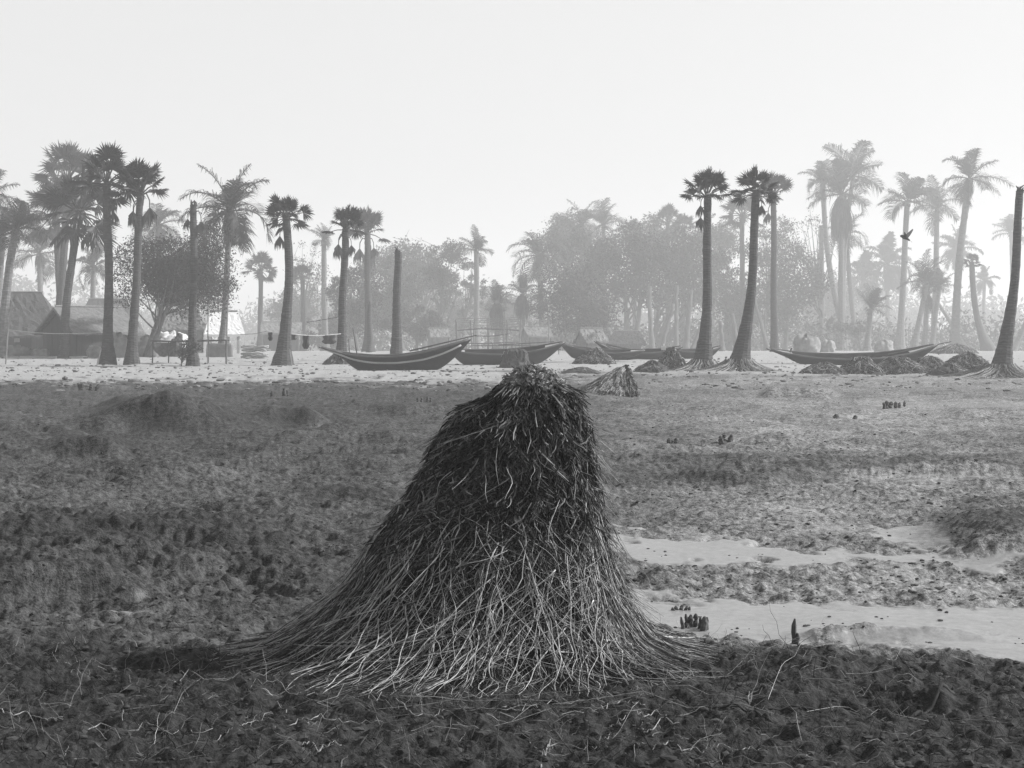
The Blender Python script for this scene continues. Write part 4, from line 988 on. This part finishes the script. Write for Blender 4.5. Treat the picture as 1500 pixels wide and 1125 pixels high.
boat([(1122, 510), (1150, 516), (1190, 521), (1240, 523), (1290, 521), (1330, 515), (1373, 504)], [(1122, 511), (1150, 522), (1168, 532), (1188, 538), (1240, 541), (1290, 540), (1325, 536), (1345, 527), (1373, 505)],
     67, 'long boat behind the root heaps on the right', 1.4, 8, 0, 'boat_hull', False, [((1300, 519), (1392, 500), .03), ((1157, 516), (1159, 509), .05)])
# white box and letters-like pale mark on the boat with a box
bx = P(972, 513, 76.1); mb = MB(); mb.box((0, 0, .1), (.2, .2, .2)); mb.box((.02, 0, .25), (.07, .08, .1))
o = thing('bucket', 'white can standing on a boat\'s side in mid beach', 'can', bx); ORI[o.name] = (0, 0, 0); mb.build('bucket_body', 'white_cloth', o)

# ================================================================== village
hut(26, 96, 4.6, 4.6, 1.5, 3.45, 8, 'large dark thatched hut at the left edge', hip=.55, over=.7, doorway_shade=(.75, 1.0, 1.25, 'side'), win=(.35, .95, .35, .5), rough=.05)
hut(130, 88, 3.6, 3.2, 1.4, 2.5, 47, 'gabled hut with mat walls and a pale sloping roof', roof='pale_thatch', over=.35, rough=.02)
hut(158, 118, 4.6, 3.5, 1.5, 3.7, 10, 'thatched hut roof showing behind the gabled hut', hip=.5)
hut(268, 96, 2.6, 2.4, 1.5, 2.35, 5, 'low thatched hut under the dark round tree', roof='pale_thatch', wall='pale_wall', hip=.5)
hut(328, 94, 1.7, 2.0, 1.35, 2.35, 12, 'small open hut with a bright white roof', roof='white_roof', open_=True, over=.3, hip=.3, rough=.01, name='roofed_shelter')
hut(412, 122, 2.6, 2.4, 1.4, 2.1, 6, 'far pale tin roofed hut behind the clothes line', roof='tin_roof', wall='mat_wall', over=.2, name='tin_roofed_hut')
def shed():
    d = FAR(98); s = d / F; c = P(716, 0, d); z = TZ(c[0], d); o = thing('bamboo_shed', 'long open bamboo frame shed behind the middle boat', 'shed', (c[0], d, z)); q = 13 * s
    for u in (670, 692, 716, 741, 761):
        for dy in (0, 2.2):
            mb = MB(); a = P(u, 0, d + dy); zb = TZ(a[0], d + dy); mb.bar((a[0], d + dy, zb - .3), (a[0] + rng.normal(0, .1), d + dy, EYE - (469 + rng.normal(0, 2) - V0) * s), 1.2 * s, 5); mb.build('post', 'bamboo', o)
    for k, v in enumerate((466, 469, 472, 475.5, 479)):
        mb = MB(); y = d + 2.4 - k * .65; mb.tube([P(668 + rng.normal(0, 2), v + rng.normal(0, .5), y), P(700, v + 1.0 + rng.normal(0, .5), y), P(735, v + .5 + rng.normal(0, .5), y), P(763 + rng.normal(0, 2), v - 1.5, y)], .55 * s, 5); mb.build('roof_pole', 'bamboo', o)
    for (pts, r_) in (([(670, 484), (700, 481.5), (740, 482.5), (760, 484)], .9), ([(695, 492), (720, 492.5), (745, 489)], .8), ([(672, 503), (716, 503), (760, 501)], .8)):
        mb = MB(); mb.tube([P(a, b, d - .5) for a, b in pts], r_ * s, 5); mb.build('rail', 'boat_rail', o)
shed()
hut(785, 108, 1.5, 1.5, 1.1, 1.6, 20, 'little pale tarpaulin hut right of the bamboo shed', roof='tin_roof', wall='pale_wall', over=.15, name='tarpaulin_hut')
hut(866, 98, 1.4, 1.4, .7, 1.35, 25, 'pale tent like shelter behind the middle boats', roof='tin_roof', wall='pale_wall', over=.1, name='tarpaulin_tent')
hut(918, 116, 1.9, 1.8, .7, 1.35, 0, 'dim hut among the grove trunks behind the white can', roof='thatch', hip=.3)
hut(642, 112, 1.2, 1.2, 1.0, 1.5, 15, 'pale little shelter left of the bamboo shed', roof='tin_roof', wall='pale_wall', over=.1, name='tarpaulin_hut')
# block wall and water jar like hut foot
def block(u, v, d, w, h, dp, mat, label, name, cat, rz=0):
    s = d / F; x = (u - U0) * s; z = TZ(x, d); o = thing(name, label, cat, (x, d, z)); ORI[o.name] = (0, 0, 0); mb = MB()
    n = 9; V = []
    for k, (zz, q) in enumerate([(0, 1.0), (.5, .99), (.92, .97), (1, .9)]):
        a = np.linspace(0, 2 * pi, 25)[:-1]; ca, sa = np.cos(a), np.sin(a)
        sx = np.sign(ca) * np.abs(ca) ** .3 * w / 2 * q; sy = np.sign(sa) * np.abs(sa) ** .3 * dp / 2 * q
        V.append(np.stack([sx + rng.normal(0, .012, 24), sy, np.full(24, zz * h - .05) + rng.normal(0, .01, 24)], -1))
    V = np.array(V); mb.grid(V, .5, True); mb.add(V[-1], np.arange(24)[None, :]); mb.build('block_body', mat, o); o.rotation_euler.z = rz; return o
block(322, 520, 84, 1.35, .75, .5, 'pale_wall', 'low pale block wall under the white roofed hut', 'low_wall', 'wall', .1)
# dome of pale netting
def dome(u, d, w, h, label, mat='pale_cloth', name='net_heap', cat='net heap'):
    q_ = FAR(d) / d; d = FAR(d); w *= q_; h *= q_; s = d / F; x = (u - U0) * s; z = TZ(x, d); o = thing(name, label, cat, (x, d, z)); ORI[o.name] = (0, 0, 0); mb = MB()
    a = np.linspace(0, 2 * pi, 33)[:-1]; b = np.linspace(0, pi / 2, 12); A, B = np.meshgrid(a, b)
    q = 1 + .28 * fbm(np.cos(A) * 2 + u, np.sin(A) * 2 + B * 2, 3, 5)
    V = np.stack([w / 2 * np.cos(B) ** .6 * np.cos(A) * q, w / 2.6 * np.cos(B) ** .6 * np.sin(A) * q, h * np.sin(B) ** .8 * q - .05], -1)
    mb.grid(V, .5, True); mb.build('netting', mat, o, smooth=True)
dome(1182, 96, 1.45, 1.0, 'pale rounded net heap behind the right boat\'s left end')
dome(1212, 104, 1.0, .75, 'smaller pale heap between hazy trunks behind the right boat')
dome(1295, 108, 1.2, .7, 'pale heap by the young coconut palm\'s foot')
dome(20, 87, 2.0, .55, 'pale sack heap before the thatched hut at the left edge', name='sack_heap', cat='sacks')
dome(60, 86, .9, .42, 'small pale sack heap left of the gabled hut', name='sack_heap', cat='sacks')
dome(140, 84, .9, .55, 'pale bundle at the gabled hut\'s right corner', name='sack_heap', cat='sacks')
dome(172, 82, 1.3, 1.15, 'pale crumpled heap between the two palmyras by the gabled hut', name='sack_heap', cat='sacks')
dome(222, 84, 1.5, 1.0, 'pale crumpled heap right of the second palmyra', name='sack_heap', cat='sacks')
dome(255, 88, 2.0, 1.2, 'white sheeting spread under the low thatched hut', mat='white_cloth', name='white_sheet', cat='sheet')
dome(258, 84, .7, 1.0, 'small dark haystack on the white sheeting', mat='thatch', name='haystack', cat='haystack')

# drying rack
def rack():
    d = 69.5; s = d / F; c = P(278, 500, d); x = c[0]; z = TZ(x, d); o = thing('drying_rack', 'long low drying rack of poles behind the spiky bush', 'rack', (x, d, z))
    for u in (223, 247, 305, 331):
        pm = MB(); a = P(u, 0, d); pm.bar((a[0], d, z - .2), (a[0] + rng.normal(0, .02), d, EYE - (499 - V0) * s), .028, 6); pm.build('post', 'boat_rail', o)
    tm = MB()
    for k in range(6):
        y = d - .3 + k * .14
        tm.tube([P(219, 499 + rng.normal(0, .6), y), P(250, 500.5 + rng.normal(0, .5), y), P(295, 499.5 + rng.normal(0, .5), y), P(336, 498.5, y)], .028, 5)
    tm.build('rack_top', 'boat_rail', o)
    sm = MB(); t = np.linspace(0, 1, 14); W = np.stack([np.stack([P(224 + 34 * q, 500 + 22 * sin(pi * (.15 + .75 * q)) * k + 1, d + .2 - .2 * k) for q in t]) for k in np.linspace(.05, 1, 8)])
    sm.grid(W); sm.build('sling', 'pale_thatch', o, smooth=True)
    for u, v0, v1, dd in ((304, 445, 536, -.9), (332, 448, 536, -.6)):
        pm = MB(); pm.bar(P(u + 1, v0, d + dd), P(u, v1 + 4, d + dd), .022, 6); pm.build('pole', 'bamboo', o)
rack()
def rope(pts, d, rad, label, mat='rope_fibre', name='rope', cat='rope', sag=2, d2=None):
    dd = np.linspace(d, d2 or d, len(pts)); Q = np.array([P(u, v, q) for (u, v), q in zip(pts, dd)]); t = np.linspace(0, 1, 24)
    tt = np.linspace(0, 1, len(Q)); C = np.stack([np.interp(t, tt, Q[:, j]) for j in range(3)], -1)
    for _ in range(3): C[1:-1] = (C[:-2] + 2 * C[1:-1] + C[2:]) / 4
    o = thing(name, label, cat, C[0]); mb = MB(); mb.tube(C, rad, 5); mb.build('rope_strand', mat, o, smooth=True); return o
rope([(12, 483), (45, 487), (80, 489), (120, 488.5), (150, 487)], 68, .016, 'rope stretched from the left post to a palmyra', d2=65.6)
rope([(390, 485), (404, 488), (416, 487)], 66, .016, 'short clothes line left of the stout palmyra')
rope([(425, 489), (450, 491.5), (475, 491.5), (499, 489)], 66, .018, 'pale clothes line between stout palmyra and skirted palmyra', d2=69)
rope([(450, 472), (470, 469), (498, 464)], 68, .012, 'dark cable running up to the skirted palmyra', 'cable')
rope([(352, 490), (372, 489), (392, 485)], 80, .012, 'dark line sagging from the white roofed hut', 'cable')
def pole(u, v0, v1, d, du, rad, label, mat='bamboo', name='bamboo_pole'):
    rad *= FAR(d) / d; d = FAR(d); x = (u - U0) * d / F; o = thing(name, label, 'pole', (x, d, TZ(x, d))); mb = MB(); e = P(u + du, v0, d); z = TZ(x, d)
    t = np.linspace(0, 1, 6)[:, None]; mb.tube(np.array([x, d, z - .15]) + (e - np.array([x, d, z - .15])) * t, rad, 6); mb.build('pole_shaft', mat, o)
pole(8, 480, 536, 68, 4, .03, 'thin leaning post holding the rope at the far left')
pole(738, 475, 515, 92, 1, .05, 'pale upright pole behind the middle boat')
pole(804, 470, 500, 104, 0, .05, 'pale upright pole right of the tarpaulin hut')
pole(771, 498, 512, 90, 0, .05, 'short pale post left of the middle boat\'s right tip')
pole(1332, 478, 505, 120, -1, .04, 'thin pole with a pale knob behind the right boat')
pole(428, 512, 536, 63, -4, .03, 'short pale stick leaning on the stout palmyra')
pole(141, 510, 536, 65, 7, .03, 'pale stick leaning on the palmyra before the tin slope')
pole(220, 455, 500, 84, 14, .05, 'thin crooked pale trunk right of the second palmyra')
# hanging clothes
def cloth(u, v0, v1, w, d, mat, label):
    s = d / F; n = 9; m = 12; o = thing('hanging_cloth', label, 'clothes', P(u, v0, d)); W = np.zeros((m, n, 3))
    for i, k in enumerate(np.linspace(0, 1, m)):
        for j, q in enumerate(np.linspace(-1, 1, n)):
            p = P(u + q * w / 2 * (1 + .3 * k * sin(i)), v0 + (v1 - v0) * k, d); W[i, j] = p + np.array([0, .06 * sin(q * 7 + k * 2) - .02, 0])
    mb = MB(); mb.grid(W); W2 = W.copy(); W2[..., 1] += .012; mb.grid(W2[:, ::-1]); mb.build('fabric', mat, o, smooth=True)
cloth(396, 487, 499, 6, 66, 'dark_cloth', 'dark cloth hanging left of the stout palmyra')
cloth(430, 490, 498, 8, 66.2, 'mat_wall', 'grey cloth hanging just right of the stout palmyra')
cloth(448, 491.5, 511, 9, 67, 'dark_cloth', 'long dark garment hanging on the pale clothes line')
cloth(482, 491, 504, 18, 68, 'mat_wall', 'wide grey cloth hanging near the skirted palmyra')
# firewood stack
def firewood():
    d = 80; s = d / F; c = P(373, 0, d); z = TZ(c[0], d); o = thing('firewood_stack', 'stack of crooked pale logs near the white roofed hut', 'firewood', (c[0], d, z))
    for row in range(4):
        for k in range(3):
            t = np.linspace(0, 1, 8); x = c[0] + (t - .5) * rng.uniform(1.1, 1.4) + rng.normal(0, .05)
            pts = np.stack([x, d + k * .16 + rng.normal(0, .03, 8), z + .08 + row * .16 + rng.normal(0, .02) + .05 * np.sin(t * 6 + rng.uniform(0, 6))], -1)
            mb = MB(); mb.tube(pts, .045 * rng.uniform(.7, 1.2), 6, rng.uniform(.2, 1)); mb.build('log', 'firewood', o, smooth=True)
firewood()
# fence rails by the bamboo shed
def fence():
    d = 92; z = TZ((720 - U0) * d / F, d); o = thing('bamboo_fence', 'low bamboo rail fence behind the middle boat', 'fence', P(720, 515, d))
    for u in range(672, 820, 13):
        mb = MB(); a = P(u + rng.normal(0, 2), 0, d); mb.bar((a[0], d, z - .2), (a[0], d, z + .55 + rng.normal(0, .05)), .022, 5); mb.build('post', 'boat_rail', o)
    for h in (.5, .3):
        mb = MB(); mb.tube([P(668, 0, d) * [1, 1, 0] + [0, -.03, z + h], P(740, 0, d) * [1, 1, 0] + [0, -.03, z + h + .03], P(822, 0, d) * [1, 1, 0] + [0, -.03, z + h]], .022, 5); mb.build('rail', 'boat_rail', o)
fence()
# ================================================================== bird
def bird():
    d = 48; c = P(1326, 348, d); o = thing('bird', 'dark bird flying with wings raised before the right hand palms', 'bird', c); ORI[o.name] = (0, 0, 0)
    bm = MB(); t = np.linspace(-1, 1, 14)
    prof = np.interp(t, [-1, -.75, -.5, -.1, .3, .55, .72, .88, 1], [.015, .03, .03, .055, .06, .045, .04, .035, .004])
    bm.tube(np.stack([t * .17, 0 * t, -.02 * t ** 2 + .03 * t], -1), prof, 10); bm.build('body', 'bird_feather', o, smooth=True)
    for sd in (-1, 1):
        wm = MB(); k = np.linspace(0, 1, 9); ch = .12 * (1 - .75 * k ** 1.6)
        le = np.stack([.05 - .26 * k * (1 if sd < 0 else -.55), sd * .30 * k * .8 + 0 * k, .02 + .24 * k ** .9 * (1 if sd < 0 else .75)], -1)
        te = le + np.stack([-ch, 0 * k, -.01 - .3 * ch], -1)
        V = np.stack([le, te], 1); V2 = V + [0, 0, .008]
        wm.grid(V); wm.grid(V2[:, ::-1]); wm.grid(np.stack([V[:, 0], V2[:, 0]], 1)); wm.build('wing', 'bird_feather', o)
    tm = MB(); tm.add([[-.13, -.02, -.03], [-.13, .02, -.03], [-.25, .05, -.07], [-.25, -.05, -.07]], np.array([[0, 1, 2, 3]])); tm.add([[-.13, -.02, -.038], [-.13, .02, -.038], [-.25, .05, -.078], [-.25, -.05, -.078]], np.array([[3, 2, 1, 0]])); tm.build('tail', 'bird_feather', o)
    o.rotation_euler = (radians(-20), radians(-15), radians(190))
bird()

# ================================================================== litter and roots on the ground
def ground_roots():
    G = 'loose roots lying on the foreground mud'
    items = [([(-40, 1049), (0, 1048), (35, 1050), (70, 1051)], .0040, 'thick pale root at the left edge of the foreground mud'),
             ([(118, 1065), (180, 1064), (250, 1065), (312, 1067)], .0032, 'long straight pale root on the mud, lower left'),
             ([(315, 1077), (340, 1066), (365, 1057), (400, 1047)], .0028, 'pale root slanting up toward the stump\'s left train'),
             ([(422, 1067), (440, 1056), (465, 1051), (490, 1054), (520, 1061), (560, 1059)], .0032, 'arched pale root below the stump\'s left side'),
             ([(443, 1093), (470, 1090), (500, 1081)], .0036, 'short thick pale root low on the left centre mud'),
             ([(225, 997), (290, 994), (340, 995), (385, 1000), (420, 1012), (436, 1016)], .0030, 'long pale root under the stump\'s left train'),
             ([(735, 1049), (760, 1047), (785, 1034), (815, 1026), (850, 1029), (880, 1036)], .0032, 'winding pale root below the stump\'s front'),
             ([(880, 1038), (905, 1031), (945, 1028)], .0034, 'pale root joining the winding one below the stump'),
             ([(893, 1064), (915, 1060), (942, 1054)], .0028, 'thin pale twig left of the forked root'),
             ([(940, 1064), (944, 1050), (952, 1046), (976, 1043)], .0036, 'hooked pale root right of the stump\'s front'),
             ([(940, 1069), (965, 1064), (995, 1058)], .0040, 'thick pale root just below the hooked one'),
             ([(776, 1090), (820, 1091), (860, 1090), (888, 1083), (893, 1080)], .0026, 'thin pale root near the bottom middle'),
             ([(792, 1126), (796, 1110), (803, 1096), (806, 1092)], .0040, 'stubby crooked pale root at the bottom middle'),
             ([(970, 1092), (985, 1089), (1005, 1097), (1042, 1102)], .0032, 'wavy pale root in the bottom right centre'),
             ([(1050, 1096), (1085, 1098), (1116, 1099)], .0026, 'thin straight pale root right of the wavy one'),
             ([(580, 1030), (600, 1039), (620, 1048), (640, 1047), (652, 1035), (675, 1028)], .0028, 'bent pale root close below the stump\'s middle')]
    for pl, rad, lab in items:
        pl = np.array(pl, float); t = np.linspace(0, 1, 26); tt = np.linspace(0, 1, len(pl)); u = np.interp(t, tt, pl[:, 0]); v = np.interp(t, tt, pl[:, 1])
        for _ in range(2): u[1:-1] = (u[:-2] + 2 * u[1:-1] + u[2:]) / 4; v[1:-1] = (v[:-2] + 2 * v[1:-1] + v[2:]) / 4
        v = v + np.cumsum(rng.normal(0, .05, 26)); d = EYE * F / (v - V0)
        for it in range(2):
            x = (u - U0) * d / F; z = full_h(x, d); d = (EYE - z - .008) * F / (v - V0)
        x = (u - U0) * d / F; z = full_h(x, d)
        for _ in range(40): z[1:-1] = (z[:-2] + 2 * z[1:-1] + z[2:]) / 4
        pts = np.stack([x, d, z + .009], -1)
        mb = MB(); mb.tube(pts, rad * .66 * (1 + .15 * rng.normal(0, 1, 26)) * np.linspace(1.15, .6, 26), 6)
        o = mb.build('dry_root', 'pale_root', origin=pts[0], smooth=True); tag(o, lab, 'root', G)
    for pl, rad, lab in [([(1088, 1062), (1140, 1064), (1200, 1066), (1280, 1066), (1340, 1062), (1375, 1053), (1396, 1044)], .008, 'long dark branch on the mud in the lower right'),
                         ([(1015, 1060), (1070, 1064), (1105, 1070), (1130, 1086)], .006, 'dark crooked branch right of the hooked pale root'),
                         ([(1310, 1110), (1380, 1102), (1440, 1106), (1520, 1108)], .007, 'dark branch in the bottom right corner')]:
        pl = np.array(pl, float); t = np.linspace(0, 1, 24); tt = np.linspace(0, 1, len(pl)); u = np.interp(t, tt, pl[:, 0]); v = np.interp(t, tt, pl[:, 1]); d = EYE * F / (v - V0)
        x = (u - U0) * d / F; z = full_h(x, d); pts = np.stack([x, d, z + .006 + rng.normal(0, .003, 24)], -1)
        mb = MB(); mb.tube(pts, rad * np.linspace(.6, 1.2, 24), 6); o = mb.build('fallen_branch', 'dark_root', origin=pts[0], smooth=True); tag(o, lab, 'branch')
    # countless fine rootlets and twigs standing in the mud
    r = np.random.default_rng(21)
    def litter(n, vlo, vhi, ulo, uhi, L, rad, mat, name, lab, stand, tone):
        v = r.uniform(vlo, vhi, n); u = r.uniform(ulo, uhi, n); d = EYE * F / (v - V0); x = (u - U0) * d / F
        keep = v > front_edge(u) + 5; x, d = x[keep], d[keep]; n = len(x); z = full_h(x, d)
        m = 6; t = np.linspace(0, 1, m); ln = L * np.minimum(r.lognormal(-.3, .6, n), 3); az = r.uniform(0, 2 * pi, n); el = r.uniform(-.1, 1, n) * stand
        dx = np.cos(az) * np.cos(el); dy = np.sin(az) * np.cos(el); dz = np.sin(el)
        w = np.cumsum(r.normal(0, .10, (n, m, 3)), 1) * ln[:, None, None] * .35
        pts = np.stack([x[:, None] + dx[:, None] * ln[:, None] * t, d[:, None] + dy[:, None] * ln[:, None] * t, 0 * x[:, None] + dz[:, None] * ln[:, None] * t], -1) + w
        gz = full_h(pts[..., 0], pts[..., 1]) if stand < .3 else z[:, None]
        pts[..., 2] = gz + np.abs(pts[..., 2]) + (.004 if stand < .3 else -.01)
        mb = MB(); mb.strands(pts, (rad * r.uniform(.5, 1.4, n))[:, None] * np.linspace(1.1, .4, m), 3, np.clip(r.beta(1.2, 2.4, n), 0, 1) * (tone[1] - tone[0]) + tone[0])
        o = mb.build(name, mat); tag(o, kind='stuff'); o['label'] = lab
    litter(4500, 945, 1180, -350, 1850, .07, .0016, 'dark_root', 'dark_twig_litter', 'countless short dark twigs poking from the foreground mud', 1.1, (.1, .6))
    litter(1200, 945, 1150, -350, 1500, .10, .0012, 'root_fibre', 'pale_rootlet_litter', 'scattered fine grey rootlets on the foreground mud', .22, (.08, .55))
    litter(700, 945, 1150, -300, 1300, .11, .0012, 'root_fibre', 'standing_rootlet_litter', 'fine grey rootlets standing out of the foreground mud', 1.3, (.2, .8))
    litter(420, 950, 1075, 250, 1330, .30, .0011, 'root_fibre', 'trailing_root_litter', 'long thin roots trailing over the mud round the stump', .06, (.15, .9))
ground_roots()

def scatter(name, lab, mat, n, vlo, vhi, ulo, uhi, size, seed, cond=None, tone=(0, 1), flat=.6, inv=True):
    r = np.random.default_rng(seed); mb = MB()
    v = r.uniform(vlo, vhi, n) if not inv else V0 + EYE * F / r.uniform(D(vhi), D(vlo), n)
    u = r.uniform(ulo, uhi, n); d = EYE * F / (v - V0); x = (u - U0) * d / F
    m = masks(x, d)
    k = cond(*m, u, v, r) if cond else np.ones(n, bool)
    x, d = x[k], d[k]; n = len(x); z = full_h(x, d)
    S = size * np.minimum(r.lognormal(0, .5, n), 2.4)
    ico(MB(), (0, 0, 0), 1)
    iv, jf = _IC
    V = iv[None] * (1 + r.normal(0, .22, (n, 12, 1))) * (S[:, None, None] * np.stack([r.uniform(.7, 1.5, n), r.uniform(.7, 1.3, n), r.uniform(.5, 1.1, n) * flat], -1)[:, None, :])
    V = V + np.stack([x, d, z + S * flat * .25], -1)[:, None, :]
    Fc = (jf[None] + (np.arange(n) * 12)[:, None, None]).reshape(-1, 3)
    mb.add(V.reshape(-1, 3), Fc, np.repeat(r.uniform(*tone, n), 12))
    o = mb.build(name, mat); tag(o, kind='stuff'); o['label'] = lab
scatter('mud_clods', 'countless crumbs of dark mud over the flat', 'clod', 9000, 562, 945, -250, 1750, .008, 31, lambda f, dr, w, t, rt, u, v, r: (w < .4) & (f < .5) & (dr < .5), inv=False)
scatter('wet_sand_specks', 'small dark specks strewn on the wet sand channels', 'clod', 1500, 770, 980, 870, 1750, .007, 32, lambda f, dr, w, t, rt, u, v, r: (w > .3) & (f < .3) & (r.random(len(u)) < .9 * sstep(.1, .6, perlin(u / 60, v / 12, 5))), (0, .6), inv=False)
scatter('beach_rubble', 'broken rubble and husks strewn along the sand edge', 'stone', 4500, 538, 575, -150, 1700, .040, 33, lambda f, dr, w, t, rt, u, v, r: (r.random(len(u)) < .25 + .75 * np.exp(-((v - 566) / 6) ** 2) * (u < 720)), inv=False)
scatter('sand_litter', 'scattered stones and dry bits on the pale sand', 'stone', 1500, 522, 556, -150, 1700, .034, 34, None, inv=False)
scatter('foreground_clods', 'rough dark lumps in the foreground mud', 'clod', 2600, 945, 1190, -350, 1850, .009, 35, lambda f, dr, w, t, rt, u, v, r: f > .6, (0, .7), inv=False)

# ================================================================== air, light, camera
def haze():
    mb = MB(); mb.box((0, 590, 18.0), (3000, 1290, 58.0)); o = MB.mesh(mb, 'haze')
    m, nt, out = new_mat('haze_air'); v = N(nt, 'ShaderNodeVolumePrincipled', Density=HAZE); v.inputs['Color'].default_value = (HALB, HALB, HALB, 1)
    v.inputs['Anisotropy'].default_value = HANI
    nt.links.new(v.outputs[0], out.inputs['Volume']); o.materials.append(m)
    q = bpy.data.objects.new('haze', o); COL.objects.link(q); tag(q, kind='stuff'); q['label'] = 'thin morning haze over the whole beach'
HAZE, HALB, HANI = .0022, .97, .2
haze()
AZ, EL = radians(82), radians(36)
w = bpy.data.worlds.new('World'); scene.world = w; w.use_nodes = True
nt = w.node_tree; nt.nodes.clear()
sky = nt.nodes.new('ShaderNodeTexSky'); sky.sky_type = 'NISHITA'; sky.sun_disc = False; sky.sun_elevation = EL; sky.sun_rotation = AZ
sky.dust_density = 6.0; sky.air_density = 1.6; sky.ozone_density = 1.0
bw = nt.nodes.new('ShaderNodeRGBToBW'); bg = nt.nodes.new('ShaderNodeBackground'); bg.inputs['Strength'].default_value = .105
wo = nt.nodes.new('ShaderNodeOutputWorld')
nt.links.new(sky.outputs[0], bw.inputs[0]); mxw = nt.nodes.new('ShaderNodeMix'); mxw.data_type = 'FLOAT'; mxw.inputs[0].default_value = .8; # white veil of haze, thickest toward the horizon
tcw = nt.nodes.new('ShaderNodeTexCoord'); sx = nt.nodes.new('ShaderNodeSeparateXYZ'); nt.links.new(tcw.outputs['Generated'], sx.inputs[0])
mr = nt.nodes.new('ShaderNodeMapRange'); mr.interpolation_type = 'SMOOTHSTEP'; mr.inputs[1].default_value = .2; mr.inputs[2].default_value = .7; mr.inputs[3].default_value = 5.4; mr.inputs[4].default_value = .8
nt.links.new(sx.outputs[2], mr.inputs[0]); nt.links.new(mr.outputs[0], mxw.inputs[3])
nt.links.new(bw.outputs[0], mxw.inputs[2]); nt.links.new(mxw.outputs[0], bg.inputs['Color']); nt.links.new(bg.outputs[0], wo.inputs['Surface'])
sl = bpy.data.lights.new('sun', 'SUN'); sl.energy = 5.0; sl.angle = radians(.6); sl.color = (1, 1, 1)
so = bpy.data.objects.new('sun', sl); COL.objects.link(so)
from mathutils import Vector
sd = Vector((sin(AZ) * cos(EL), cos(AZ) * cos(EL), sin(EL))); so.rotation_euler = sd.to_track_quat('Z', 'Y').to_euler(); so.location = sd * 60
cd = bpy.data.cameras.new('camera'); cam = bpy.data.objects.new('camera', cd); COL.objects.link(cam)
cam.location = (0, 0, EYE); cam.rotation_euler = (pi / 2, 0, 0)
cd.sensor_width = 36; cd.lens = 36 * F / 1500; cd.shift_y = -82.5 / 1500; cd.clip_start = .1; cd.clip_end = 5000
scene.camera = cam
vs = scene.view_settings; vs.view_transform = 'Standard'; vs.look = 'None'; vs.exposure = .57; vs.gamma = 1
scene.cycles.max_bounces = 6; scene.cycles.diffuse_bounces = 3; scene.cycles.glossy_bounces = 2; scene.cycles.transmission_bounces = 2; scene.cycles.volume_bounces = 1
scene.cycles.use_denoising = True; scene.cycles.denoising_input_passes = 'RGB_ALBEDO_NORMAL'; scene.cycles.denoising_prefilter = 'NONE'; scene.cycles.use_adaptive_sampling = False; scene.cycles.sampling_pattern = 'BLUE_NOISE'   # fine film-like grain, no smearing
